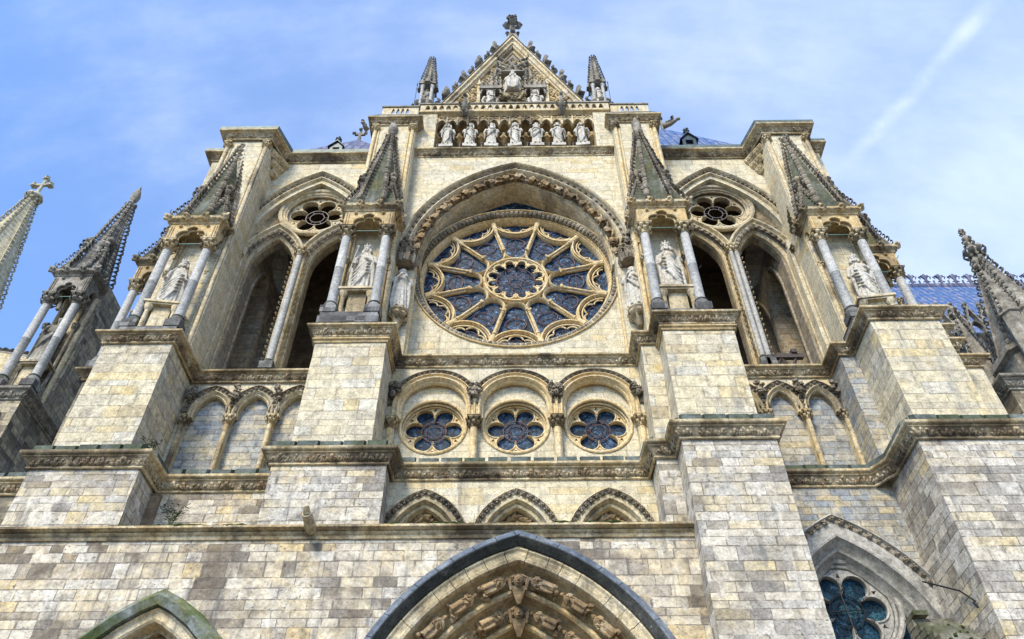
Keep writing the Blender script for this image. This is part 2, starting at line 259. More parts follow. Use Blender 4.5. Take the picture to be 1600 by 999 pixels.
# ------------------------------------------------------------------ mesh tools
OFF = {}
class MB:
    def __init__(s): s.v = []; s.f = []; s.n = 0
    def add(s, V, Fs):
        V = np.asarray(V, float).reshape(-1, 3)
        if isinstance(Fs, np.ndarray): s.f.extend((Fs+s.n).tolist())
        else: s.f.extend([[i+s.n for i in f] for f in Fs])
        s.v.append(V); s.n += len(V)
        return s
    def box(s, x0, x1, y0, y1, z0, z1):
        V = [(x, y, z) for x in (x0, x1) for y in (y0, y1) for z in (z0, z1)]
        return s.add(V, [(0, 1, 3, 2), (4, 6, 7, 5), (0, 4, 5, 1), (2, 3, 7, 6), (0, 2, 6, 4), (1, 5, 7, 3)])
    def frustum(s, cx, cy, z0, z1, a0, b0, a1, b1):
        V = [(cx+q*a, cy+w*b, z) for z, a, b in ((z0, a0, b0), (z1, a1, b1)) for q, w in ((-1, -1), (1, -1), (1, 1), (-1, 1))]
        return s.add(V, [(0, 1, 2, 3), (7, 6, 5, 4)] + [(i, (i+1) % 4, (i+1) % 4+4, i+4) for i in range(4)])
    def lathe(s, cx, cy, prof, seg=14, z0=0., jag=0, ph=0.):
        V = []; n = len(prof)
        for r, z in prof:
            for k in range(seg):
                a = 2*math.pi*k/seg+ph; q = r*(1+jag*((k % 2)*2-1))
                V.append((cx+q*math.cos(a), cy+q*math.sin(a), z0+z))
        Fs = [(i*seg+k, i*seg+(k+1) % seg, (i+1)*seg+(k+1) % seg, (i+1)*seg+k) for i in range(n-1) for k in range(seg)]
        Fs += [tuple(range(seg))[::-1], tuple((n-1)*seg+k for k in range(seg))]
        return s.add(V, Fs)
    def tube(s, pts, r, seg=8, closed=False, cap=True):
        pts = [Vector(p) for p in pts]; n = len(pts); V = []
        rs = r if hasattr(r, '__len__') else [r]*n
        prev = None
        for i, p in enumerate(pts):
            a = pts[(i-1) % n] if (closed or i > 0) else p
            b = pts[(i+1) % n] if (closed or i < n-1) else p
            t = (b-a).normalized() if (b-a).length > 1e-9 else Vector((0, 0, 1))
            if prev is None:
                ref = Vector((0, 1, 0)) if abs(t.y) < .9 else Vector((1, 0, 0))
                e1 = t.cross(ref).normalized()
            else:
                e1 = (prev-t*prev.dot(t)); e1 = e1.normalized() if e1.length > 1e-6 else t.orthogonal().normalized()
            prev = e1; e2 = t.cross(e1)
            for k in range(seg):
                an = 2*math.pi*k/seg
                V.append(p+(e1*math.cos(an)+e2*math.sin(an))*rs[i])
        m = n if closed else n-1
        Fs = [(i*seg+k, i*seg+(k+1) % seg, ((i+1) % n)*seg+(k+1) % seg, ((i+1) % n)*seg+k) for i in range(m) for k in range(seg)]
        if not closed and cap: Fs += [tuple(range(seg))[::-1], tuple((n-1)*seg+k for k in range(seg))]
        return s.add([tuple(v) for v in V], Fs)
    def band(s, pts, prof, plane='xz', closed=False, cap=True, base=0.):
        """profile (offset, depth) swept along a 2D path with mitred corners; xz: depth is y; xy: depth is z"""
        P = np.asarray(pts, float); n = len(P)
        if closed: T = np.roll(P, -1, 0)-P
        else: T = P[1:]-P[:-1]
        T = T/np.linalg.norm(T, axis=1)[:, None]
        Nn = np.stack([-T[:, 1], T[:, 0]], 1) if plane == 'xz' else np.stack([T[:, 1], -T[:, 0]], 1)
        M = np.zeros_like(P)
        for i in range(n):
            if closed: a, b = Nn[i-1], Nn[i]
            else: a, b = Nn[max(i-1, 0)], Nn[min(i, n-2)]
            mm = a+b; d = 1+a.dot(b); M[i] = mm/max(d, .25)
        V = []
        for o, dep in prof:
            Q = P+M*o
            for q in Q:
                V.append((q[0], dep, q[1]) if plane == 'xz' else (q[0], q[1], base+dep))
        k = len(prof); m = n if closed else n-1; Fs = []
        for j in range(k-1):
            for i in range(m):
                i2 = (i+1) % n
                Fs.append((j*n+i, j*n+i2, (j+1)*n+i2, (j+1)*n+i))
        if cap and not closed:
            Fs.append([j*n for j in range(k)]); Fs.append([j*n+n-1 for j in range(k)][::-1])
        return s.add(V, Fs)
    def plate(s, loops, y0, y1, back=True, map3=None):
        """polygon with holes in xz, extruded from y0 to y1"""
        lp = [[Vector((p[0], p[1], 0)) for p in L] for L in loops]
        tris = tessellate_polygon(lp); flat = [p for L in loops for p in L]; n = len(flat)
        g = map3 or (lambda a, b, c: (a, c, b))
        V = [g(p[0], p[1], y0) for p in flat]+[g(p[0], p[1], y1) for p in flat]
        Fs = [tuple(t) for t in tris]
        if back: Fs += [tuple(i+n for i in t)[::-1] for t in tris]
        o = 0
        for L in loops:
            m = len(L); Fs += [(o+i, o+(i+1) % m, o+(i+1) % m+n, o+i+n) for i in range(m)]; o += m
        return s.add(V, Fs)
    def inst(s, tpl, o, e1, e2, e3, sc=1.):
        V, Fs = tpl; A = np.array([e1, e2, e3], float)*sc
        return s.add(V@A+np.asarray(o, float), Fs)
    def build(s, name, mat, parent=None, smooth=False, label=None, angle=40, link=True):
        V = np.concatenate(s.v) if s.v else np.zeros((0, 3))
        off = OFF.get(parent.name if parent else None, (0, 0, 0))
        V = V-np.array(off)
        me = bpy.data.meshes.new(name); me.from_pydata(V.tolist(), [], s.f); me.update()
        me.materials.append(MATS[mat])
        if smooth:
            me.shade_smooth(); me.set_sharp_from_angle(angle=R(angle))
        o = bpy.data.objects.new(name, me)
        COL.objects.link(o)
        if parent: o.parent = parent; OFF[o.name] = off
        if label: o['label'] = label
        return o

def empty(name, loc, label, cat, group=None):
    o = bpy.data.objects.new(name, None); COL.objects.link(o); o.location = loc
    o['label'] = label; o['category'] = cat
    if group: o['group'] = group
    OFF[o.name] = tuple(loc); return o
def tag(o, label, cat, group=None):
    o['label'] = label; o['category'] = cat
    if group: o['group'] = group
    return o
def reroot(o, loc):
    """move a free mesh's origin to its base"""
    o.data.transform(Matrix.Translation(-Vector(loc))); o.location = loc; return o
def copy_tree(o, parent=None):
    c = o.copy(); COL.objects.link(c)
    if parent: c.parent = parent
    for ch in list(o.children): copy_tree(ch, c)
    return c

# paths
def circ(cx, cz, r, n=48, a0=0., a1=360., closed=True):
    m = n if closed else n+1
    return [(cx+r*math.cos(R(a0+(a1-a0)*i/n)), cz+r*math.sin(R(a0+(a1-a0)*i/n))) for i in range(m)]
class Arch:
    def __init__(s, xa, w, zs, za, zb=None, n=14):
        h = za-zs; s.xa, s.zs, s.zb, s.n = xa, zs, zb, n
        s.r = (w*w+h*h)/(2*w); s.c = w-s.r
        if s.c > 0: s.c = 0; s.r = w
    def pts(s, off=0, legs=True):
        """left foot, over the apex, to the right foot"""
        q = s.r+off; ang = math.acos(max(-1, min(1, -s.c/q))); rt = []
        for i in range(s.n+1):
            a = ang*i/s.n; rt.append((s.xa+s.c+q*math.cos(a), s.zs+q*math.sin(a)))
        lt = [(2*s.xa-x, z) for x, z in rt]
        P = lt+rt[::-1][1:]
        if legs and s.zb is not None and s.zb < s.zs-1e-6:
            P = [(P[0][0], s.zb)]+P+[(P[-1][0], s.zb)]
        return P
def resample(P, d, closed=False):
    P = [np.array(p, float) for p in P]
    if closed: P = P+[P[0]]
    L = [0]
    for a, b in zip(P, P[1:]): L.append(L[-1]+np.linalg.norm(b-a))
    n = max(1, int(round(L[-1]/d))); out = []
    for i in range(n):
        t = (i+.5)*L[-1]/n; j = max(k for k in range(len(L)-1) if L[k] <= t)
        seg = P[j+1]-P[j]; ln = L[j+1]-L[j]
        out.append((P[j]+seg*(t-L[j])/ln, seg/ln))
    return out

# ornament templates (local axes: e1 outward, e2 along/up, e3 width)
def leaf_tpl(curl=1.):
    C = [(-.05, 0), (.22, .06), (.48, .22), (.62, .48), (.56, .74), (.36, .78), (.28, .62)]
    w = [.10, .17, .26, .30, .26, .16, .05]; t = [.10, .08, .07, .08, .09, .07, .04]
    V = []; 
    for i, (a, b) in enumerate(C):
        p = C[max(i-1, 0)]; q = C[min(i+1, 6)]; d = np.array([q[0]-p[0], q[1]-p[1]]); d /= np.linalg.norm(d)
        nx, ny = -d[1], d[0]
        V += [(a, b, -w[i]), (a+nx*t[i], b+ny*t[i], 0), (a, b, w[i]), (a-nx*t[i], b-ny*t[i], 0)]
    Fs = [(i*4+k, i*4+(k+1) % 4, i*4+4+(k+1) % 4, i*4+4+k) for i in range(6) for k in range(4)]+[(3, 2, 1, 0), (24, 25, 26, 27)]
    return np.array(V), Fs
LEAF = leaf_tpl()
def lobed_tpl():
    m = []; Fs = []; n = 0
    for ang, s_, sh in ((0, 1., 0), (38, .72, .10), (-38, .72, -.10)):
        V, f = LEAF; c, q = math.cos(R(ang)), math.sin(R(ang)); W_ = V*s_
        W_ = np.stack([W_[:, 0], W_[:, 1]*c-W_[:, 2]*q*.6, W_[:, 1]*q+W_[:, 2]*c*.6+sh], 1)
        m.append(W_); Fs += [[i+n for i in k] for k in f]; n += len(V)
    return np.concatenate(m), Fs
LOBED = lobed_tpl()
def ico_tpl(seed, amp=.3, sub=1):
    import bmesh
    bm = bmesh.new(); bmesh.ops.create_icosphere(bm, subdivisions=sub, radius=1)
    rg = random.Random(seed)
    V = np.array([tuple(v.co*(1+rg.uniform(-amp, amp))) for v in bm.verts])
    Fs = [[v.index for v in f.verts] for f in bm.faces]; bm.free(); return V, Fs
BLOBS = [ico_tpl(i, .28, 1) for i in range(4)]
KNOBS = [ico_tpl(20+i, .4, 2) for i in range(4)]
BALL = ico_tpl(9, .05, 1)
def flower_tpl():
    V = []; Fs = []; n = 0
    for k in range(4):
        a = math.pi/4+k*math.pi/2
        bv, bf = BLOBS[k]
        V.append(bv*np.array([.55, .4, .4])+np.array([.35, .5*math.cos(a), .5*math.sin(a)])); Fs += [[i+n for i in f] for f in bf]; n += len(bv)
    bv, bf = BALL; V.append(bv*.3+np.array([.75, 0, 0])); Fs += [[i+n for i in f] for f in bf]
    return np.concatenate(V), Fs
FLOWER = flower_tpl()
def finial_tpl():
    """a knob with a ring of leaves"""
    m = MB(); m.lathe(0, 0, [(.12, 0), (.16, .25), (.3, .5), (.14, .7), (.12, 1.), (.34, 1.3), (.38, 1.6), (.2, 1.9), (.02, 2.2)], 10)
    for k in range(4):
        a = k*math.pi/2+.4; e = (math.cos(a), math.sin(a), 0)
        m.inst(LEAF, (e[0]*.1, e[1]*.1, .25), e, (0, 0, 1), (-e[1], e[0], 0), .75)
        m.inst(LEAF, (e[0]*.15, e[1]*.15, 1.0), e, (0, 0, 1), (-e[1], e[0], 0), .6)
    V = np.concatenate(m.v); return V, m.f
FINIAL = finial_tpl()
def vec3(p, y): return np.array([p[0], y, p[1]])
def stud(m, P, d, y, sc, tpl=FLOWER, closed=False, out=(0, -1, 0), jitter=0, off=0.):
    """ornaments on a front face along an xz path"""
    for p, t in resample(P, d, closed):
        T = np.array([t[0], 0, t[1]]); N2 = np.array([-t[1], 0, t[0]]); o = np.array(out, float)
        s2 = sc*(1+rng.uniform(-jitter, jitter))
        tt = tpl if not isinstance(tpl, list) else rng.choice(tpl)
        m.inst(tt, vec3(p, y)+N2*off, o, T, np.cross(o, T), s2)
def capital(m, cx, cy, z, r, h, seg=12):
    m.lathe(cx, cy, [(r*1.18, 0), (r*1.25, h*.06), (r*1.05, h*.12), (r*1.1, h*.45), (r*1.45, h*.78), (r*1.7, h*.84)], seg, z)
    for lev, s2, q in ((.12, .45, 8), (.48, .5, 8)):
        for k in range(q):
            a = 2*math.pi*(k+.5*(lev > .3))/q; e = np.array([math.cos(a), math.sin(a), 0])
            m.inst(LEAF, np.array([cx, cy, z+h*lev])+e*r*1.0, e, (0, 0, 1), (-e[1], e[0], 0), h*s2)
    m.box(cx-r*1.75, cx+r*1.75, cy-r*1.75, cy+r*1.75, z+h*.84, z+h*.93)
    m.box(cx-r*1.9, cx+r*1.9, cy-r*1.9, cy+r*1.9, z+h*.93+.001, z+h)
def shaft(cx, cy, z0, z1, r, parent, mat='shaft_marble', base=True, cap=.55, capmat='carved_trim', name='column'):
    m = MB(); m.lathe(cx, cy, [(r, 0), (r*.985, (z1-z0)*.5-.02), (r*1.02, (z1-z0)*.5-.015), (r*1.02, (z1-z0)*.5+.015), (r*.985, (z1-z0)*.5+.02), (r*.96, z1-z0)], 20, z0)
    o = m.build(name, mat, parent, True)
    if base:
        b = MB(); b.lathe(cx, cy, [(r*1.75, -.28), (r*1.75, -.2), (r*1.6, -.15), (r*1.3, -.1), (r*1.45, -.05), (r*1.3, 0), (r*1.02, .04)], 16, z0)
        b.box(cx-r*1.8, cx+r*1.8, cy-r*1.8, cy+r*1.8, z0-.75, z0-.27)
        b.build('column_base', 'dark_weathered_stone', o, True)
    if cap:
        b = MB(); capital(b, cx, cy, z1, r, cap); b.build('capital', capmat, o, True)
    return o

# cornice with a leaf row, and the stepped coping slabs on top of it
def cornice(name, path, ztop, h, over, parent, leaf=.34, mat='carved_trim', lsc=.36, coping=None, slope=.25, copmat='mossy_ledge', mould=0, label=None):
    m = MB(); o = over
    prof = [(.0, -h-mould), (.06, -h-mould), (.08, -h-mould+.04), (.05, -h+.0), (.09, -h+.03), (.09, -h+.10), (.05, -h+.13), (.07, -h*.62), (o*.5, -h*.40), (o*.72, -h*.33), (o*.72, -h*.26), (o*.82, -h*.24),
            (o*.98, -h*.16), (o, -h*.12), (o, -.0), (o*.95, .03), (0, .03+slope), (-.3, .03+slope)]
    m.band(path, prof, 'xy', base=ztop)
    lf = MB()
    if leaf:
        lf.band(path, [(-.02, -h*.86), (.075, -h*.84), (o*.55, -h*.42), (o*.60, -h*.36)], 'xy', base=ztop)
        for p, t in resample(path, leaf*.72):
            e = np.array([t[1], -t[0], 0]); T = np.array([t[0], t[1], 0])
            if rng.random() < .05: continue
            k_ = rng.uniform(.65, 1.3); tw = rng.uniform(-.5, .5)
            lf.inst(LOBED, np.array([p[0], p[1], ztop-h*.84+rng.uniform(-.03, .05)])+e*.03+T*rng.uniform(-.05, .05), e+T*tw*.5, np.array([0, 0, 1])+T*tw*.6, T, lsc*.95*k_)
            if rng.random() < .6: lf.inst(rng.choice(KNOBS), np.array([p[0], p[1], ztop-h*rng.uniform(.45, .75)])+e*(o*rng.uniform(.35, .6))+T*leaf*.36, e, (0, 0, 1), T, lsc*rng.uniform(.10, .22))
    ob = m.build(name, mat, parent, True, label, 35)
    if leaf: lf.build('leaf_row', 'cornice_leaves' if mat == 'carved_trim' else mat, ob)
    if coping:
        c = MB(); i = 0
        for (a, b) in zip(path, path[1:]):
            a = np.array(a); b = np.array(b); L = np.linalg.norm(b-a)
            if L < 1.: continue
            t = (b-a)/L; e = np.array([t[1], -t[0]]); n = max(1, int(L/coping)); st = L/n
            for k in range(n):
                g = rng.uniform(.10, .2)*st
                q0 = a+t*(k*st+g*.5); q1 = a+t*((k+1)*st-g*.5); hz = rng.uniform(.2, .29); zz = ztop+.02
                o0, o1 = o*.94, -.05
                V = []
                for q in (q0, q1):
                    for oo, z2 in ((o0, zz), (o0-.02, zz+hz), (o1, zz+hz+slope), (o1, zz)):
                        r2 = q+e*oo; V.append((r2[0], r2[1], z2))
                c.add(V, [(0, 1, 2, 3), (7, 6, 5, 4), (0, 4, 5, 1), (1, 5, 6, 2), (2, 6, 7, 3), (3, 7, 4, 0)])
        c.build('coping', 'dark_mossy_slab', ob)
    return ob

# ------------------------------------------------------------------ carved figures
def blob(m, c, r, seg=14, rings=9, rot=None):
    V = []; rx, ry, rz = r
    for i in range(rings+1):
        a = math.pi*i/rings-math.pi/2
        for k in range(seg):
            b = 2*math.pi*k/seg; v = Vector((rx*math.cos(a)*math.cos(b), ry*math.cos(a)*math.sin(b), rz*math.sin(a)))
            if rot: v = rot@v
            V.append((c[0]+v.x, c[1]+v.y, c[2]+v.z))
    Fs = [(i*seg+k, i*seg+(k+1) % seg, (i+1)*seg+(k+1) % seg, (i+1)*seg+k) for i in range(rings) for k in range(seg)]
    m.add(V, Fs)
def hand(m, w, d, palm_up, s=1.):
    """palm, four bent fingers of unequal length and a thumb from the side of the palm"""
    w = Vector(w); d = Vector(d).normalized(); n = Vector(palm_up).normalized(); sd = d.cross(n).normalized()
    m.tube([w-d*.012, w+d*.012, w+d*.036], [.016*s, .021*s, .019*s], 8)
    for k, L in enumerate((.024, .030, .028, .021)):
        o = w+d*.036+sd*(-.0165+.011*k)
        m.tube([o, o+d*L*.6*s, o+d*L*.9*s-n*L*.45*s], [.0062*s, .0058*s, .0045*s], 6)
    o = w+d*.012-sd*.018
    m.tube([o, o+d*.016-sd*.013, o+d*.030-sd*.013-n*.006], [.0068*s, .0062*s, .005*s], 6)
def figure_mesh(name, seed=0, arms=(), turn=0, tilt=0, beard=False, hair='short', crown=False, veil=False, seated=False, vox=.0095,
                sash=1, book=False, staff=None, sway=.0, wide=1., head=1., mat='statue_stone', cloak=True):
    rg = random.Random(seed); m = MB(); S = 56; V = []; k1 = rg.choice((13, 15, 17)); ph = rg.uniform(0, 6)
    if not seated:
        prof = [(.0, .150, .115, .10), (.03, .148, .113, .11), (.12, .138, .105, .11), (.25, .130, .098, .10), (.38, .125, .094, .08), (.47, .122, .092, .06), (.56, .112, .084, .045), (.60, .108, .080, .03),
                (.66, .116, .084, .02), (.72, .126, .085, .015), (.77, .128, .076, .0), (.80, .105, .062, 0), (.822, .055, .045, 0), (.84, .036, .036, 0), (.885, .034, .036, 0)]
    else:
        prof = [(.0, .17, .15, .10), (.05, .165, .15, .10), (.2, .155, .15, .09), (.33, .15, .15, .07), (.42, .15, .12, .05), (.50, .13, .09, .04), (.58, .12, .085, .03),
                (.66, .126, .085, .02), (.72, .13, .085, .015), (.77, .13, .076, .0), (.80, .105, .062, 0), (.822, .055, .045, 0), (.84, .036, .036, 0), (.885, .034, .036, 0)]
    for z, rx, ry, fa in prof:
        cx = sway*math.sin(z*math.pi*1.3); 
        for k in range(S):
            a = 2*math.pi*k/S
            w = abs(math.sin(k1*a/2+ph+z*1.5))**.7*2-1
            q = 1+fa*1.35*w+fa*.5*math.sin(5*a+ph*2+z*4)
            V.append((cx+rx*q*math.cos(a)*wide, ry*q*math.sin(a)-(.05 if seated and z < .4 else 0), z))
    n = len(prof)
    Fs = [(i*S+k, i*S+(k+1) % S, (i+1)*S+(k+1) % S, (i+1)*S+k) for i in range(n-1) for k in range(S)]+[tuple(range(S))[::-1], tuple((n-1)*S+k for k in range(S))]
    m.add(V, Fs)
    for sx in (-1, 1): blob(m, (sx*.05+sway*.0, -.105 if not seated else -.17, .012), (.028, .055, .022))            # feet
    if seated:
        for sx in (-1, 1): m.tube([(sx*.06, -.02, .40), (sx*.085, -.17, .39), (sx*.08, -.19, .2), (sx*.07, -.18, .03)], [.07, .066, .052, .05], 12)
    # cloak edges and the diagonal folds of the mantle
    if cloak:
        for sx in (-1, 1):
            m.tube([(sx*.05, -.07, .79), (sx*.115*wide, -.075, .66), (sx*.145*wide, -.05, .45), (sx*.155*wide, -.03, .22), (sx*.15*wide, -.04, .05)], [.014, .02, .024, .022, .016], 8)
        m.tube([(-.02, .03, .80), (0, .06, .6), (0, .07, .3), (0, .06, .02)], [.05, .09, .10, .10], 12)
    for j in range(int(sash*5)):
        t = j/5; sgn = 1 if seed % 2 else -1
        z0, z1 = .64-.07*j, .40-.085*j
        P = [(sgn*.12*wide, -.03, z0+.05), (sgn*.06, -.105-.004*j, z0-.02), (-sgn*.02, -.125, (z0+z1)/2-.05), (-sgn*.09*wide, -.10, z1-.01), (-sgn*.135*wide, -.03, z1+.03)]
        m.tube(P, [.010, .017, .02, .016, .010], 7)
    # head with a face
    hx = sway*math.sin(.85*math.pi*1.3); hm = Matrix.Rotation(R(turn), 3, 'Z')@Matrix.Rotation(R(tilt), 3, 'X')
    hm = hm*head
    def H(x, y, z): v = hm@Vector((x, y, z)); return (v.x+hx, v.y, v.z+.93+.02*(head-1)*5)
    blob(m, H(0, 0, .003), (.046, .052, .064), 18, 12, hm)
    blob(m, H(0, -.018, -.025), (.034, .036, .036), 14, 8, hm)
    m.tube([H(0, -.047, .012), H(0, -.060, -.008), H(0, -.052, -.014)], [.007, .010, .008], 7)         # nose
    for sx in (-1, 1):
        m.tube([H(sx*.007, -.050, .014), H(sx*.022, -.052, .018), H(sx*.036, -.040, .012)], .006, 6)      # brow
        blob(m, H(sx*.019, -.047, .002), (.009, .006, .006), 8, 6, hm)                                  # eye
        blob(m, H(sx*.024, -.042, -.016), (.013, .01, .012), 8, 6, hm)                                    # cheek
        blob(m, H(sx*.047, 0, -.002), (.007, .012, .018), 8, 6, hm)                                       # ear
    m.tube([H(-.014, -.049, -.029), H(0, -.054, -.027), H(.014, -.049, -.029)], .0045, 6)               # mouth
    if beard:
        for k in range(7):
            x = -.03+.01*k
            m.tube([H(x, -.034, -.036), H(x*.9, -.05, -.055), H(x*.6, -.048, -.082+abs(x)*.4)], [.011, .012, .006], 6)
    if hair in ('long', 'curly'):
        for sx in (-1, 1):
            for k in range(5):
                L = .115 if hair == 'long' else .07
                m.tube([H(sx*.03, .01+.01*k, .05), H(sx*.054, -.012+.013*k, .01), H(sx*(.06+.006*(k % 2)), -.012+.014*k, -L*.5), H(sx*.052, -.008+.012*k, -L)], [.014, .016, .019, .012], 7)
    blob(m, H(0, .014, .024), (.051, .052, .053), 14, 9, hm)
    if crown:
        R0 = .05
        ring = [H(R0*math.cos(a), R0*math.sin(a)*1.08, .046) for a in [2*math.pi*k/16 for k in range(16)]]
        m.tube(ring, .009, 6, True)
        ring = [H(R0*1.06*math.cos(a), R0*1.06*math.sin(a)*1.08, .062) for a in [2*math.pi*k/16 for k in range(16)]]
        m.tube(ring, .007, 6, True)
        for k in range(8):
            a = 2*math.pi*k/8; m.tube([H(R0*1.08*math.cos(a), R0*1.15*math.sin(a), .058), H(R0*1.16*math.cos(a), R0*1.22*math.sin(a), .095)], [.011, .008], 6)
            blob(m, H(R0*1.18*math.cos(a), R0*1.25*math.sin(a), .097), (.011, .011, .011), 6, 5)
    if veil:
        m.tube([H(-.058, -.012, -.09), H(-.062, -.015, -.02), H(-.048, -.02, .045), H(0, -.024, .070), H(.048, -.02, .045), H(.062, -.015, -.02), H(.058, -.012, -.09)], [.018, .016, .015, .015, .015, .016, .018], 8)
        blob(m, H(0, .025, .0), (.056, .042, .075), 14, 8, hm)
    for arm in arms:
        sh, el, wr, fd, up_ = arm
        m.tube([sh, tuple((Vector(sh)+Vector(el))/2), el], [.040, .036, .031], 12)
        m.tube([el, tuple((Vector(el)+Vector(wr))/2), wr], [.033, .026, .019], 12)
        m.tube([tuple(Vector(el)*.6+Vector(wr)*.4), tuple(Vector(el)*.6+Vector(wr)*.4+Vector((0, .01, -.10))), tuple(Vector(el)*.7+Vector(wr)*.3+Vector((0, .03, -.22)))], [.032, .024, .010], 8)  # hanging sleeve
        hand(m, wr, fd, up_, 1.15)
    if book: m.box(-.045, .035, -.165, -.135, .60, .70)
    if staff:
        m.tube([staff[0], staff[1]], .009, 8)
        blob(m, staff[1], (.02, .02, .028))
    ob = m.build(name+'_src', mat)
    md = ob.modifiers.new('r', 'REMESH'); md.mode = 'VOXEL'; md.voxel_size = vox; md.use_smooth_shade = True
    dg = bpy.context.evaluated_depsgraph_get(); me = bpy.data.meshes.new_from_object(ob.evaluated_get(dg))
    bpy.data.objects.remove(ob); me.name = name
    me.shade_smooth(); me.materials.clear(); me.materials.append(MATS[mat])
    return me
A_chest = lambda s, z=.66: ((s*.125, 0, .755), (s*.165, -.03, .60), (s*.055, -.13, z), (-s*.5, -.3, .5), (0, -1, .2))
A_low = lambda s: ((s*.125, 0, .755), (s*.17, .0, .58), (s*.13, -.115, .50), (-s*.3, -.8, -.2), (0, .2, 1))
A_up = lambda s: ((s*.125, 0, .755), (s*.18, -.03, .61), (s*.12, -.11, .74), (0, -.3, 1), (0, -1, .2))
FIG = {}
def fig(key, **k): FIG[key] = figure_mesh('figure_'+key, **k)
KM = 'statue_stone'
fig('queenly', seed=1, arms=(A_low(-1), A_chest(1, .60)), turn=-8, tilt=-6, hair='curly', crown=True, vox=.0075, sway=.015, staff=((-.15, -.16, .30), (-.10, -.14, .86)))
fig('bearded_king', seed=2, arms=(A_chest(1, .72), A_low(-1)), turn=-6, tilt=-4, hair='curly', crown=True, beard=True, vox=.0075, sway=-.012)
fig('striding_king', seed=5, arms=(A_low(-1), A_low(1)), turn=8, tilt=-4, hair='curly', crown=True, beard=True, vox=.008, sash=1.2)
fig('right_king', seed=4, arms=(A_low(-1), A_chest(1, .62)), turn=-6, tilt=-4, hair='curly', crown=True, beard=True, vox=.008, sash=1.2, sway=.01)
fig('pilgrim', seed=3, arms=(A_chest(-1, .72), A_chest(1, .69)), turn=28, tilt=6, hair='curly', beard=True, vox=.0085, sash=0, wide=.9)
fig('elder', seed=8, arms=(A_chest(-1, .70), A_chest(1, .64)), turn=-30, tilt=6, hair='long', beard=True, vox=.0085, sash=.2, wide=.9)
GS = 'gallery_statue_stone'
fig('g_a', seed=11, wide=.82, head=1.22, cloak=False, arms=(A_chest(-1, .74), A_low(1)), hair='long', beard=True, vox=.0085, mat=GS, sash=1.2)
fig('g_b', seed=12, wide=.82, head=1.22, cloak=False, arms=(A_chest(-1, .62), A_chest(1, .60)), veil=True, vox=.0085, mat=GS, sash=.6)
fig('g_c', seed=13, wide=.82, head=1.22, cloak=False, arms=(A_low(-1), A_chest(1, .64)), veil=True, beard=True, vox=.0085, mat=GS, book=True, sash=.2)
fig('g_d', seed=14, wide=.82, head=1.22, cloak=False, arms=(A_chest(-1, .72), A_chest(1, .55)), hair='long', veil=True, vox=.0085, mat=GS, turn=14, sash=1.2)
fig('g_e', seed=15, wide=.82, head=1.22, cloak=False, arms=(A_chest(-1, .66), A_chest(1, .60)), hair='curly', beard=True, vox=.0085, mat=GS, book=True, sash=.4)
fig('g_f', seed=16, wide=.82, head=1.22, cloak=False, arms=(A_chest(-1, .60), A_low(1)), hair='curly', beard=True, vox=.0085, mat=GS, sash=1.)
fig('seated', seed=17, arms=(A_chest(-1, .62), A_chest(1, .60)), seated=True, hair='long', beard=True, crown=True, vox=.011)
fig('voussoir_a', seed=21, arms=(A_chest(-1, .62), A_chest(1, .66)), seated=True, hair='curly', vox=.013, mat='brown_carving', book=True)
fig('voussoir_b', seed=22, arms=(A_low(-1), A_chest(1, .66)), seated=True, hair='long', beard=True, vox=.013, mat='brown_carving')
fig('headless', seed=31, arms=(A_chest(-1, .66),), hair='short', vox=.012, mat='grey_carved_stone', sash=.4)

def statue(key, loc, h, rz, name, label, cat='statue', group=None, mat=None):
    o = bpy.data.objects.new(name, FIG[key]); COL.objects.link(o)
    o.location = loc; o.scale = (h, h, h); o.rotation_euler = (0, 0, R(rz))
    return tag(o, label, cat, group)

# ------------------------------------------------------------------ ground
g = MB(); g.add([(-600, -300, 0), (600, -300, 0), (600, 900, 0), (-600, 900, 0)], [(0, 1, 2, 3)])
gr = g.build('ground', 'ground_paving'); gr['kind'] = 'structure'

# ------------------------------------------------------------------ centre: the transept front
FA = empty('cathedral_front', (-.1, 28, 0), 'pale stone gothic transept front with large rose window and gabled top', 'cathedral')
TL = empty('bell_tower', (-15, 30, 0), 'left stone tower of the church with a dormer roof behind its cornice', 'tower')
TR = empty('bell_tower', (15, 30, 0), 'right stone tower of the church with a trestle in its arched opening', 'tower')
XA = -.1

PORT = Arch(XA, 6.5, 9.5, 18.0, .4, 22)
class FreeArch:
    """an arch given by its right half outline, offset with mitres"""
    def __init__(s, xa, half): s.P = [(xa-x, z) for x, z in half[::-1]]+[(xa+x, z) for x, z in half[1:]]
    def pts(s, off=0, legs=True):
        P = np.array(s.P); T = P[1:]-P[:-1]; T /= np.linalg.norm(T, axis=1)[:, None]; N = np.stack([-T[:, 1], T[:, 0]], 1); out = []
        for i in range(len(P)):
            a, b = N[max(i-1, 0)], N[min(i, len(N)-1)]; m_ = (a+b)/max(1+a.dot(b), .25); q = P[i]+m_*off; out.append((q[0], q[1]))
        return out
SMA = FreeArch(-12.95, [(0, 15.72), (.8, 15.33), (1.6, 14.78), (2.5, 13.92), (3.1, 13.1), (3.5, 12.2), (3.6, 11.), (3.6, .4)])
m = MB()
m.plate([[(-30, 0), (6.66, 0), (6.66, 18.0), (-30, 18.0)], PORT.pts(-.05)+[], SMA.pts(-.05)], 27.5, 29.6, back=False)
m.build('lower_wall', 'rough_wall_blocks', FA)
m = MB(); m.band([(-30, 27.5), (6.66, 27.5)], [(0, -.40), (.07, -.40), (.1, -.34), (.1, -.26), (.18, -.22), (.22, -.16), (.18, -.12), (.34, -.08), (.4, -.05), (.4, .04), (0, .14), (-2.6, .55), (-2.6, -.3)], 'xy', base=18.2)
led = m.build('string_course', 'carved_trim', FA, True, angle=30)
m = MB()
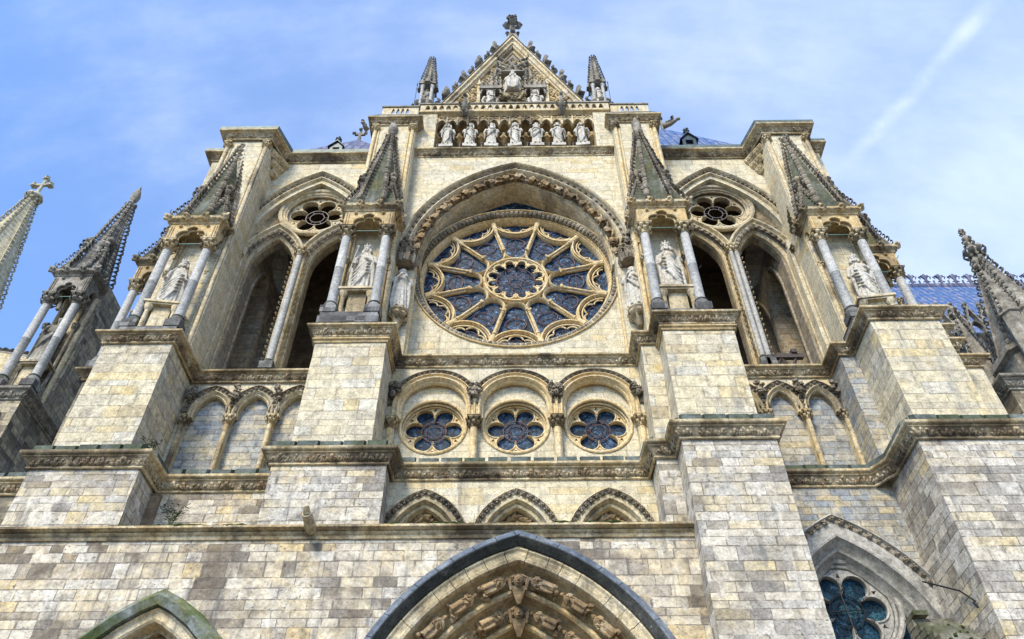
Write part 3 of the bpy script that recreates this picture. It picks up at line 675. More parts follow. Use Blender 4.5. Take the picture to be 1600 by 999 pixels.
for x0, x1 in ((-16.2, -10.6), (-5.4, 5.7)):
    for k in range(110):
        x = rng.uniform(x0, x1); s2 = rng.uniform(.07, .17)
        m.inst(rng.choice(BLOBS), (x, 27.2+rng.uniform(0, .3), 18.25+rng.uniform(0, .03)), (2.2, 0, 0), (0, 1, 0), (0, 0, .6), s2)
m.build('moss', 'moss_green', led)['kind'] = 'stuff'

# portal
def band_blocks(m, path, prof, size, gap=.012, jit=.014):
    """the same band, cut into separate stones with narrow joints"""
    P = [np.array(p, float) for p in path]; L = [0]
    for a, b in zip(P, P[1:]): L.append(L[-1]+np.linalg.norm(b-a))
    def at(t):
        j = max(k for k in range(len(L)-1) if L[k] <= t+1e-9); return P[j]+(P[j+1]-P[j])*(t-L[j])/(L[j+1]-L[j])
    t = 0; apex = L[len(L)//2]
    while t < L[-1]-1e-6:
        e = min(L[-1], t+size*rng.uniform(.8, 1.2))
        if t < apex-1e-6 < e: e = apex
        d = rng.uniform(-jit, jit); Q = [at(t+gap)]+[p for p, l in zip(P, L) if t+gap*2 < l < e-gap*2]+[at(e-gap)]
        m.band(Q, [(o, yy+d) for o, yy in prof]); t = e
m = MB(); band_blocks(m, PORT.pts(), [(.02, 27.52), (.0, 27.30), (-.05, 27.14), (-.30, 26.97), (-.34, 26.98), (-.34, 27.3)], .85); pa_ = m.build('portal_arch', 'blue_grey_hood', FA, True, angle=30)
m = MB(); m.band(PORT.pts(), [(-.345, 27.35), (-.345, 26.99), (-.37, 26.99), (-.60, 27.24), (-.62, 27.3), (-.62, 27.5)]); m.build('black_moulding', 'black_lichen_stone', pa_)
m = MB(); band_blocks(m, PORT.pts(), [(-.63, 27.6), (-.63, 27.32), (-.70, 27.30), (-.78, 27.38), (-.95, 27.42), (-1.0, 27.36), (-1.10, 27.40), (-1.14, 27.55), (-1.14, 27.7)], .8); m.build('pale_moulding', 'pale_trim', pa_, True, angle=30)
def order(o0, y0, mat):
    m = MB(); m.band(PORT.pts(), [(o0, y0-.1), (o0-.02, y0+.12), (o0-.14, y0+.34), (o0-.34, y0+.50), (o0-.62, y0+.54), (o0-.64, y0+.42), (o0-.70, y0+.34), (o0-.80, y0+.34), (o0-.87, y0+.42), (o0-.88, y0+.56), (o0-.90, y0+.62)])
    return m.build('carved_order', mat, pa_, True, angle=30)
orders = [order(-1.14-.90*k, 27.7+.62*k, 'ochre_trim') for k in range(4)]
m = MB(); m.plate([PORT.pts(-4.7)], 30.1, 30.4); m.build('tympanum', 'ochre_trim', pa_)
for k in range(3):
    path = PORT.pts(-1.14-.90*k-.40, legs=False); y = 27.7+.62*k+.12; n = len(path)//2
    L = [0]; half = path[n:]
    for sgn in (-1, 1):
        for j in range(5):
            dst = .88+1.34*j+.1*k
            acc = 0
            for a, b in zip(half, half[1:]):
                sl = math.dist(a, b)
                if acc+sl >= dst: break
                acc += sl
            t = (dst-acc)/sl; px = a[0]+(b[0]-a[0])*t; pz = a[1]+(b[1]-a[1])*t; tx, tz = (b[0]-a[0])/sl, (b[1]-a[1])/sl
            if pz < 12.5: continue
            hx, hz = -tx, -tz
            if sgn < 0: px = 2*XA-px; hx = -hx
            o = bpy.data.objects.new('carved_figure', FIG['voussoir_a' if (j+k) % 2 else 'voussoir_b']); COL.objects.link(o)
            up3 = Vector((hx, 0, hz)); fr = Vector((-hz*sgn*-1, 0, hx*sgn*-1)) if False else (Vector((XA-px, 0, pz-22)).normalized()*.55+Vector((0, -.85, 0)))
            fr = (fr-up3*fr.dot(up3)).normalized(); sd = (-fr).cross(up3).normalized()
            M3 = Matrix((sd, -fr, up3)).transposed(); h = 1.12
            M4 = M3.to_4x4()@Matrix.Diagonal((h*1.15, h*1.15, h, 1)); M4.translation = Vector((px, y, pz))-up3*h*.5
            o.parent = pa_; M4.translation -= Vector(OFF['cathedral_front']); o.matrix_local = M4
            mm = MB(); c = Vector((px, y+.08, pz))-up3*(h*.5+.06)
            for q in range(9):
                mm.inst(rng.choice(BLOBS), c+sd*rng.uniform(-.28, .28)+fr*rng.uniform(-.1, .25)+up3*rng.uniform(-.06, .1), (1, 0, 0), (0, 1, 0), (0, 0, 1), .11)
            mm.build('figure_ledge', 'brown_carving', pa_)
    apx = path[n]
    m = MB(); cz_ = apx[1]-.18; m.frustum(apx[0], y+.25, apx[1]-.95, cz_-.2, .06, .06, .3, .3)
    blob(m, (apx[0], y-.02, cz_), (.19, .2, .25)); blob(m, (apx[0], y-.21, cz_-.03), (.05, .07, .07)); m.tube([(apx[0]-.08, y-.19, cz_-.13), (apx[0], y-.23, cz_-.14), (apx[0]+.08, y-.19, cz_-.13)], .03, 6)
    for q in (-1, 1):
        blob(m, (apx[0]+q*.08, y-.18, cz_+.05), (.04, .03, .03)); m.tube([(apx[0]+q*.12, y-.05, cz_+.2), (apx[0]+q*.34, y, cz_+.1), (apx[0]+q*.28, y, cz_-.35)], [.08, .1, .04], 7)
    for q in range(14): a_ = math.pi*q/13; m.inst(rng.choice(KNOBS), (apx[0]+.24*math.cos(a_), y+.02, cz_+.26*math.sin(a_)), (1, 0, 0), (0, 1, 0), (0, 0, 1), .075)
    m.build('keystone', 'brown_carving', pa_)

# small mossy arch at the lower left
m = MB(); m.band(SMA.pts(), [(.05, 27.52), (.02, 27.3), (-.3, 26.98), (-.58, 27.1), (-.60, 27.5)]); sa = m.build('side_portal_arch', 'mossy_hood', FA, True, angle=30)
m = MB(); m.band(SMA.pts(), [(-.6, 27.6), (-.6, 27.3), (-.66, 27.24), (-.72, 27.34), (-.95, 27.38), (-.98, 27.3), (-1.05, 27.36), (-1.08, 27.9), (-1.2, 27.9), (-1.2, 28.3)]); m.build('inner_moulding', 'pale_trim', sa, True, angle=30)
m = MB(); m.plate([SMA.pts(-1.1)], 28.2, 28.6); m.build('tympanum', 'ochre_trim', sa)
m = MB()
for k in range(26): m.inst(rng.choice(KNOBS), (-12.95+rng.uniform(-1.2, 1.2), 28.12, 14.3-rng.uniform(0, 1.3)+.2), (1, 0, 0), (0, .7, 0), (0, 0, 1), rng.uniform(.1, .2))
m.build('relief', 'brown_carving', sa)

# water spout
m = MB(); m.tube([(-8.05, 27.7, 18.2), (-8.05, 27.2, 18.15), (-8.1, 26.5, 18.35)], [.24, .22, .19], 10); m.tube([(-8.1, 26.52, 18.36), (-8.12, 26.3, 18.55)], [.16, .1], 8)
for sx in (-1, 1): m.inst(LEAF, (-8.1+sx*.08, 26.85, 18.3), (0, -1, 0), (0, 0, 1), (1, 0, 0), .18)
m.build('water_spout', 'pale_trim', FA, True)

# low wall behind the ledge: three flowered blind arches
LOWC = (-4.07, -.16, 3.80)
aa = [Arch(c, 1.97, 18.6, 21.3, 18.0, 12) for c in LOWC]
m = MB(); m.plate([[(-6.6, 17.9), (7.2, 17.9), (7.2, 22.6), (-6.6, 22.6)]]+[a.pts(-.22) for a in aa], 29.45, 30.3, back=False); m.build('blind_arcade_wall', 'cream_ashlar', FA)
for a in aa:
    m = MB(); m.band(a.pts(), [(.02, 29.46), (.0, 29.28), (-.05, 29.25), (-.09, 29.36), (-.24, 29.40), (-.36, 29.42), (-.38, 29.34), (-.48, 29.36), (-.52, 29.5), (-.55, 29.62), (-.62, 29.56), (-.70, 29.62), (-.74, 29.8), (-.74, 30.2)])
    o = m.build('blind_arch', 'pale_trim', FA, True, angle=30)
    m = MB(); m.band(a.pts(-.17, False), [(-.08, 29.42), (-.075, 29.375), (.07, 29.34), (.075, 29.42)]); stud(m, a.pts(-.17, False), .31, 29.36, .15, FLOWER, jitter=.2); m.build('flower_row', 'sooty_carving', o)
    m = MB(); m.plate([a.pts(-.72)], 30.1, 30.25); m.build('arch_panel', 'ochre_trim', o)
    m = MB(); m.band(a.pts(-1.15), [(.1, 30.15), (.08, 29.98), (0, 29.94), (-.1, 30.0), (-.12, 30.15)])
    stud(m, a.pts(-.92, False), .26, 30.0, .19, KNOBS, jitter=.3); m.build('foliage', 'brown_carving', o, True)

# buttress piers
def pier(root, name, x0, x1, y, z0, z1, mat, depth=4.5, label=None):
    m = MB(); n = max(2, int((z1-z0)/.42)); V = []
    for i in range(n+1):
        z = z0+(z1-z0)*i/n; j = lambda a=.018: rng.uniform(-a, a)*(rng.random() < .6)
        V += [(x0+j(), y+abs(j(.022)), z), (x1+j(), y+abs(j(.022)), z), (x1, y+depth, z), (x0, y+depth, z)]
    Fs = [(i*4+k, i*4+(k+1) % 4, i*4+4+(k+1) % 4, i*4+4+k) for i in range(n) for k in range(4)]+[(3, 2, 1, 0), (n*4, n*4+1, n*4+2, n*4+3)]
    m.add(V, Fs); return m.build(name, mat, root, label=label)
pier(FA, 'buttress', -10.55, -5.65, 28.2, 17.9, 22.5, 'pier_blocks')
pier(FA, 'buttress', -9.93, -6.45, 28.17, 22.4, 29.9, 'pale_limestone_blocks')
pier(FA, 'buttress', 6.62, 10.5, 26.65, 0, 22.5, 'pier_blocks')
pier(FA, 'buttress_step', 5.75, 6.75, 27.95, 17.9, 22.5, 'pier_blocks', 3)
pier(FA, 'buttress', 6.9, 10.33, 27.52, 22.4, 29.9, 'pale_limestone_blocks')
pier(FA, 'buttress_step', 6.05, 7.0, 28.9, 22.4, 29.9, 'pale_limestone_blocks', 2.5)
pier(TL, 'buttress', -20.95, -16.2, 28.35, 17.9, 22.5, 'pier_blocks')
pier(TL, 'buttress', -20.5, -17.1, 28.47, 22.4, 29.9, 'pale_limestone_blocks')
pier(TL, 'buttress_step', -22.6, -20.3, 31.2, 22.4, 29.9, 'old_brown_blocks')
pier(TL, 'buttress_step', -27, -20.8, 30.3, 0, 22.5, 'old_brown_blocks', 3)
pier(TR, 'buttress', 16.3, 26, 26.8, 0, 22.5, 'pier_blocks')
pier(TR, 'buttress', 16.9, 20.2, 27.35, 22.4, 29.9, 'pale_limestone_blocks')
pier(TR, 'buttress_step', 16.15, 17.0, 29.85, 22.4, 29.9, 'bluish_blocks', 3)
pier(TR, 'buttress_step', 20.1, 21.0, 28.6, 22.4, 29.9, 'cream_ashlar', 5)
pier(TR, 'buttress_step', 20.9, 21.9, 29.6, 22.4, 29.9, 'cream_ashlar', 5)
pier(TR, 'buttress_step', 21.8, 23.6, 30.8, 22.4, 29.9, 'cream_ashlar', 5)

# cornice one and cornice two
Z1, Z2 = 22.46, 29.88
cornice('cornice', [(-10.58, 30.2), (-10.58, 28.2), (-5.62, 28.2), (-5.55, 29.45), (5.62, 29.45), (5.72, 27.93), (6.58, 27.9), (6.6, 26.63), (10.53, 26.63), (10.53, 30.2)], Z1, .72, .45, FA, .33, coping=.95, slope=.3, mat='carved_trim')
cornice('cornice', [(-27, 30.3), (-20.98, 30.28), (-20.98, 28.32), (-16.17, 28.32), (-16.1, 30.2), (-10.6, 30.2)], Z1, .72, .45, TL, .33, coping=.95, slope=.3)
cornice('cornice', [(10.55, 30.2), (15.6, 30.2), (16.28, 29.2), (16.28, 26.78), (26, 26.78)], Z1, .72, .45, TR, .36, coping=.95, slope=.3)
m = MB(); m.box(-6.5, 6.6, 29.5, 30.6, 22.3, 22.65); m.box(-16.6, -10.3, 30.2, 31.7, 22.3, 22.6); m.box(10.3, 16.6, 30.2, 31.7, 22.3, 22.6); m.build('ledge_slab', 'mossy_ledge', FA)
cornice('cornice', [(-9.95, 31.45), (-9.95, 28.15), (-6.43, 28.15), (-6.43, 30.45), (6.03, 30.45), (6.03, 28.88), (6.88, 28.88), (6.88, 27.5), (10.35, 27.5), (10.35, 31.45)], Z2, .6, .45, FA, .40, slope=.12)
cornice('cornice', [(-22.6, 36), (-22.6, 31.18), (-20.52, 31.18), (-20.52, 28.45), (-17.08, 28.45), (-17.0, 31.45), (-9.98, 31.45)], Z2, .6, .45, TL, .40, slope=.12)
cornice('cornice', [(10.38, 31.48), (16.13, 31.48), (16.13, 29.83), (16.88, 29.83), (16.88, 27.33), (20.22, 27.33), (20.22, 28.58), (21.02, 28.58), (21.02, 29.58), (21.92, 29.58), (21.92, 30.78), (23.62, 30.78), (23.62, 36)], Z2, .6, .45, TR, .36, slope=.12)
# extra mouldings on the heads of the centre piers
for x0, x1, y in ((-9.95, -6.43, 28.15), (6.88, 10.35, 27.5)):
    m = MB(); m.band([(x0, y+3), (x0, y), (x1, y), (x1, y+3)], [(0, -.95), (.03, -.95), (.06, -.9), (.03, -.84), (.05, -.8), (.13, -.76), (.13, -.7), (.05, -.67), (.05, -.6), (0, -.6)], 'xy', base=Z2)
    m.build('pier_moulding', 'ochre_trim', FA, True, angle=30)
m = MB(); m.box(-6.6, 6.4, 30.5, 31.9, 29.7, 29.95); m.build('ledge_slab', 'pale_trim', FA)
m = MB(); m.box(-17.3, -9.7, 31.4, 33.5, 29.6, 29.93); m.build('ledge_slab', 'mossy_ledge', TL)
m = MB(); m.box(10.1, 16.3, 31.45, 33.5, 29.6, 29.93); m.build('ledge_slab', 'mossy_ledge', TR)
# pier tops (slabs under the tabernacles)
for root, x0, x1, y in ((FA, -9.9, -6.5, 28.1), (FA, 6.9, 10.3, 27.45), (TL, -20.45, -17.1, 28.4), (TR, 16.9, 20.2, 27.3)):
    m = MB(); m.box(x0, x1, y, y+5, 29.9, 30.12); m.build('pier_top', 'grey_carved_stone', root)

# centre wall with the three round windows
OC = (-4.18, -.2, 3.8)
oa = [Arch(c, 1.82, 26.8, 28.62, 22.7, 14) for c in OC]
m = MB(); m.plate([[(-6.6, 22.5), (6.3, 22.5), (6.3, 30.0), (-6.6, 30.0)]]+[a.pts() for a in oa], 30.45, 30.9, back=False); m.build('wall', 'cream_ashlar', FA)
m = MB(); m.plate([[(-6.5, 22.5), (6.2, 22.5), (6.2, 30.0), (-6.5, 30.0)]]+[circ(c, 25.85, 1.56) for c in OC], 30.85, 31.6, back=False); m.build('wall', 'cream_ashlar', FA)
def foil(cx, cz, n, d, a, rc, r0=0, N=None):
    P = []; K = 30*n//6*2
    for i in range(K*2):
        th = 2*math.pi*i/(K*2); best = rc
        for j in range(n):
            ph = R(r0)+2*math.pi*j/n; dd = math.sin(th-ph)*d
            if abs(dd) < a and math.cos(th-ph) > 0: best = max(best, d*math.cos(th-ph)+math.sqrt(a*a-dd*dd))
        P.append((cx+best*math.cos(th), cz+best*math.sin(th)))
    return P
def oculus(root, cx, cz, y, Rr, glass, iron='iron_red', cross=False, pane=True, r0=0, mat=None):
    """six-lobed window: tracery, a pane and the iron frame"""
    s = Rr/1.5; m = MB(); f = foil(cx, cz, 6, .95*s, .44*s, .63*s, r0)
    tri = []
    for j in range(6):
        a = R(r0+30+60*j); rr2 = 1.28*s
        tri.append([(cx+rr2*math.cos(a)+.11*s*math.cos(a+q), cz+rr2*math.sin(a)+.11*s*math.sin(a+q)) for q in (0, 2.3, -2.3)])
    m.plate([circ(cx, cz, Rr*1.02, 60), f]+tri, y, y+.26*s)
    for j in range(6):
        a = R(r0+60*j); c = (cx+.93*s*math.cos(a), cz+.93*s*math.sin(a))
        m.tube([(p[0], y-.015, p[1]) for p in circ(c[0], c[1], .475*s, 16, math.degrees(a)-128, math.degrees(a)+128, False)], .04*s, 6)
    w = m.build('round_window', mat or ('rose_tracery_stone' if pane else 'pale_trim'), root, True, angle=30)
    if pane:
        m = MB(); m.plate([circ(cx, cz, Rr, 40)], y+.2*s, y+.22*s); m.build('pane', glass, w)
    m = MB()
    for q in (.60, .38): m.tube([(p[0], y+.12*s, p[1]) for p in circ(cx, cz, q*s, 28)], .024*s if q > .5 else .02*s, 6, True)
    if cross:
        for a in (0, 90): m.tube([(cx+.58*s*math.cos(R(a+4)), y+.11*s, cz+.58*s*math.sin(R(a+4))), (cx-.58*s*math.cos(R(a+4)), y+.11*s, cz-.58*s*math.sin(R(a+4)))], .024*s, 5)
    else:
        for j in range(6):
            a = R(r0+60*j); m.tube([(cx+.40*s*math.cos(a), y+.12*s, cz+.40*s*math.sin(a)), (cx+.60*s*math.cos(a), y+.12*s, cz+.60*s*math.sin(a))], .016*s, 5)
    m.build('iron_frame', iron, w)
    return w
for c, a in zip(OC, oa):
    m = MB(); m.band(Arch(c, 1.82, 26.8, 28.62, 26.1, 14).pts(), [(.20, 30.46), (.20, 30.30), (.14, 30.26), (.10, 30.36), (.0, 30.40), (-.02, 30.30), (-.08, 30.27), (-.14, 30.34), (-.18, 30.5), (-.24, 30.52), (-.28, 30.62), (-.2, 30.86)])
    o = m.build('window_arch', 'rose_tracery_stone', FA, True, angle=30)
    m = MB(); stud(m, Arch(c, 1.82, 26.8, 28.62, None, 14).pts(.33), .29, 30.42, .13, FLOWER, jitter=.2)
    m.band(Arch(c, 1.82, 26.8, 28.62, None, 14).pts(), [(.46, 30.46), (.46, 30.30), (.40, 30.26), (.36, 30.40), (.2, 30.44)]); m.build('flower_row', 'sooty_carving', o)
    m = MB()
    for rr3, y, q in ((1.60, 30.84, .085), (1.50, 31.02, .06), (1.44, 31.16, .05)): m.tube([(p[0], y, p[1]) for p in circ(c, 25.85, rr3, 48)], q, 8, True)
    m.build('round_moulding', 'rose_tracery_stone', o, True)
    oculus(FA, c, 25.9, 31.22, 1.5, 'oculus_glass')
for x in (-6.2, -2.19, 1.8, 5.82):
    m = MB(); m.lathe(x, 30.48, [(.17, 0), (.165, 2.9)], 14, 22.62); o = m.build('column', 'rose_tracery_stone', FA, True)
    m = MB(); capital(m, x, 30.48, 25.45, .17, .62, 10); m.build('capital', 'carved_trim', o, True)
    # carved head above each capital
    m = MB()
    for k in range(16): m.inst(rng.choice(KNOBS), (x+rng.uniform(-.26, .26), 30.3-rng.uniform(0, .25), 27.6+rng.uniform(-.35, .42)), (1, 0, 0), (0, 1, 0), (0, 0, 1), rng.uniform(.08, .16))
    blob(m, (x, 30.12, 27.35), (.15, .15, .2)); blob(m, (x, 29.97, 27.32), (.035, .05, .05)); 
    for sx in (-1, 1): m.inst(LEAF, (x+sx*.15, 30.2, 27.4), (sx, -.3, 0), (0, 0, 1), (0, 1, 0), .4)
    m.build('corbel_head', 'sooty_carving', FA, True)

# side bays between the two cornices: blind arcades
def blind_bay(root, cols, xs0, xs1, mat):
    m = MB(); arcs = []
    for a, b in zip(cols, cols[1:]): arcs.append(Arch((a+b)/2, (b-a)/2-.08, 27.35, 28.72, 22.5, 12))
    m.plate([[(xs0, 22.4), (xs1, 22.4), (xs1, 29.9), (xs0, 29.9)]]+[a.pts() for a in arcs], 31.5, 31.85, back=False); m.build('wall', 'cream_ashlar', root)
    m = MB(); m.box(xs0, xs1, 31.85, 32.3, 22.4, 29.9); m.build('wall', mat, root)
    for a in arcs:
        b = Arch(a.xa, a.c+a.r, a.zs, a.zs+math.sqrt(a.r**2-a.c**2), 27.1, 12)
        m = MB(); m.band(b.pts(), [(.03, 31.52), (.03, 31.40), (-.04, 31.33), (-.10, 31.42), (-.14, 31.5), (-.2, 31.46), (-.25, 31.55), (-.22, 31.86)]); o = m.build('blind_arch', 'pale_trim', root, True, angle=30)
        m = MB(); stud(m, a.pts(.19, False), .27, 31.46, .11, FLOWER, jitter=.2)
        m.band(a.pts(0, False), [(.36, 31.5), (.36, 31.36), (.30, 31.33), (.27, 31.46), (.03, 31.47)]); m.build('flower_row', 'sooty_carving', o)
    for i, x in enumerate(cols):
        m = MB(); m.lathe(x, 31.42, [(.13, 0), (.125, 4.2)], 12, 22.5); o = m.build('column', 'carved_trim', root, True)
        m = MB(); capital(m, x, 31.42, 26.55, .13, .5, 10); m.build('capital', 'carved_trim', o, True)
        m = MB()
        for k in range(12): m.inst(rng.choice(KNOBS), (x+rng.uniform(-.18, .18), 31.3-rng.uniform(0, .2), 28.55+rng.uniform(-.45, .35)), (1, 0, 0), (0, 1, 0), (0, 0, 1), rng.uniform(.08, .15))
        m.build('corbel_head', 'sooty_carving', root, True)
blind_bay(TL, (-16.75, -14.5, -12.35, -10.2), -17.6, -9.8, 'bluish_blocks')
blind_bay(TR, (10.5, 12.27, 14.2, 16.1), 10.2, 16.6, 'bluish_blocks')
# side bays under cornice one
m = MB(); m.box(-16.6, -10.2, 30.2, 31, 17.9, 22.6); m.build('wall', 'rough_wall_blocks', TL)
m = MB(); m.box(-16.45, -15.75, 29.98, 30.19, 18.2, 21.6); m.build('doorway', 'inner_brown_wall', TL)

# right bay below: large pointed window seen between the buttresses
WA = Arch(13.15, 4.3, 13.6, 20.35, 9.0, 18)
m = MB(); m.plate([[(10.2, 0), (17.2, 0), (17.2, 22.7), (10.2, 22.7)], [(max(10.3, min(17.1, x)), z) for x, z in WA.pts(-.75)]], 30.2, 31.4, back=False); m.build('wall', 'bluish_blocks', TR)
m = MB(); m.band(WA.pts(), [(.0, 30.22), (0, 30.0), (-.07, 29.95), (-.12, 30.1), (-.3, 30.14), (-.8, 30.16), (-.84, 30.06), (-.92, 30.08), (-.98, 30.25), (-1.2, 30.5), (-1.25, 30.42), (-1.33, 30.48), (-1.4, 30.7), (-1.6, 30.9), (-1.66, 31.3)])
bw_ = m.build('window_arch', 'grey_trim', TR, True, angle=30)
m = MB(); m.band(WA.pts(-.21, False), [(-.1, 30.2), (-.09, 30.115), (.08, 30.09), (.08, 30.2)]); stud(m, WA.pts(-.2, False), .40, 30.12, .15, FLOWER, jitter=.2); m.build('flower_row', 'sooty_carving', bw_)
m = MB(); m.plate([WA.pts(-1.6)], 31.25, 31.3); m.build('pane', 'teal_glass', bw_)
m = MB()
for rr3, y, q in ((2.02, 30.85, .12), (1.84, 30.95, .08), (1.72, 31.05, .06)): m.tube([(p[0], y, p[1]) for p in circ(13.05, 16.55, rr3, 56)], q, 8, True)
m.build('round_moulding', 'grey_trim', bw_, True)
oculus(TR, 13.05, 16.55, 30.98, 1.7, 'teal_glass', 'iron_black', cross=True, mat='grey_trim')
for sx in (-1, 1):
    m = MB(); L2 = Arch(13.05+sx*1.55, 1.45, 11.5, 14.6, 9., 10); m.band(L2.pts(), [(.1, 31.26), (.06, 30.98), (0, 30.92), (-.08, 30.98), (-.12, 31.26)]); m.build('lancet_tracery', 'pale_trim', bw_, True)

# ------------------------------------------------------------------ upper centre wall and rose window
HA = Arch(XA-.05, 7.0, 38.0, 47.37, 37.9, 26)
def clean(P): return P
hole = [(-6.0, 29.95), (-6.0, 37.9)]+HA.pts(-.1, False)+[(5.7, 37.9), (5.7, 29.95)]
m = MB(); m.plate([[(-7.6, 29.9), (7.3, 29.9), (7.3, 49.2), (-7.6, 49.2)][::-1], hole], 30.4, 32.4, back=False); m.build('wall', 'cream_ashlar', FA)
m = MB(); m.band(HA.pts(), [(.0, 30.42), (.0, 30.05), (-.07, 29.98), (-.15, 30.06), (-.19, 30.26), (-.46, 30.30), (-.48, 30.20), (-.56, 30.17), (-.62, 30.24), (-.66, 30.42), (-.74, 30.62), (-.90, 30.82), (-1.08, 30.88), (-1.10, 30.78), (-1.16, 30.80), (-1.20, 30.95), (-1.26, 30.95), (-1.30, 31.08), (-1.30, 32.4)])
ra = m.build('rose_arch', 'pale_trim', FA, True, angle=30)
m = MB()
m.band(HA.pts(-.33, False), [(-.13, 30.32), (-.12, 30.285), (.12, 30.255), (.13, 30.32)])
for p, t in resample(HA.pts(-.33, False), .52):     # sunk squares with a small flower in each
    T = np.array([t[0], 0, t[1]]); N2 = np.array([-t[1], 0, t[0]])
    V = []
    c = vec3(p, 30.262)
    for a, b, d in ((-.15, -.1, 0), (.15, -.1, 0), (.15, .1, 0), (-.15, .1, 0)): V.append(c+T*a+N2*b)
    m.add(V, [(0, 1, 2, 3)]); m.inst(FLOWER, c+np.array([0, .0, 0]), (0, -1, 0), T, N2, .11)
m.build('flower_row', 'sooty_carving', ra)
m = MB(); i = 0
for p, t in resample(HA.pts(-.86, False), .21):
    T = np.array([t[0], 0, t[1]]); N2 = np.array([-t[1], 0, t[0]]); i += 1; dn = T*(1 if p[0] < XA else -1)
    m.inst(rng.choice(KNOBS), vec3(p, 30.66)+N2*rng.uniform(-.14, .14), (0, -1, 0), T*1.3, N2*.7, rng.uniform(.08, .15))
    m.inst(LEAF, vec3(p, 30.7)-N2*rng.uniform(0, .25), (rng.uniform(-.4, .4)*dn[0], -1, rng.uniform(-.3, .3)), dn, N2, rng.uniform(.3, .5))
    if i % 4 == 0: m.tube([vec3(p, 30.6)-T*.4-N2*.15, vec3(p, 30.36)+N2*.1-T*.1, vec3(p, 30.40)+T*.3-N2*.12, vec3(p, 30.6)+T*.45+N2*.1], [.04, .09, .07, .03], 6)
    if i % 5 == 0: m.inst(LEAF, vec3(p, 30.6)+N2*.1, (0, -1, 0), -N2, T, .7)
    if i % 9 == 0: m.tube([vec3(p, 30.75)-N2*.3, vec3(p, 30.42)-N2*.1, vec3(p, 30.36)+N2*.2], [.1, .13, .05], 7)
m.build('figured_foliage', 'brown_carving', ra, True)
m = MB(); m.plate([HA.pts(-1.25, True)], 32.32, 32.36); m.build('spandrel_pane', 'rose_glass', ra)
RC = (-.15, 37.76)
circcw = circ(RC[0], RC[1], 5.78, 96, 180, 360, False)
m = MB(); m.plate([[(-6.3, 29.95), (-6.3, 37.7)]+circcw+[(6.0, 37.7), (6.0, 29.95)]], 31.45, 31.9, back=False); m.build('wall', 'cream_ashlar', FA)
cw = circ(RC[0], RC[1], 5.5, 120, 360, 0)
m = MB(); m.band(cw, [(.0, 32.3), (.0, 31.95), (.05, 31.86), (.08, 31.76), (.12, 31.76), (.15, 31.64), (.2, 31.66), (.24, 31.80), (.5, 31.72), (.53, 31.4), (.57, 31.32), (.62, 31.34), (.62, 32.3)], closed=True)
rw = m.build('rose_window', 'rose_tracery_stone', FA, True, angle=30)
m = MB()
for p, t in resample(circ(RC[0], RC[1], 5.86, 120, 360, 0), .30, True):
    T = np.array([t[0], 0, t[1]]); N2 = np.array([-t[1], 0, t[0]])
    m.inst(LEAF, vec3(p, 31.62)-N2*.14, (0, -1, 0), N2, T, .40*rng.uniform(.85, 1.15)); m.inst(LEAF, vec3(p, 31.66)+T*.15-N2*.1, (0, -1, 0), N2, T, .28)
m.build('leaf_ring', 'sooty_carving', rw)
def P3(r, a, y=31.98): return (RC[0]+r*math.sin(R(a)), y, RC[1]+r*math.cos(R(a)))
PROF = [(-.12, 32.3), (-.12, 32.08), (-.085, 32.0), (-.05, 32.0), (-.035, 31.87), (.035, 31.87), (.05, 32.0), (.085, 32.0), (.12, 32.08), (.12, 32.3)]
def arcpts(c, r, a0, a1, n=16): return [(c[0]+r*math.cos(a0+(a1-a0)*i/n), c[1]+r*math.sin(a0+(a1-a0)*i/n)) for i in range(n+1)]
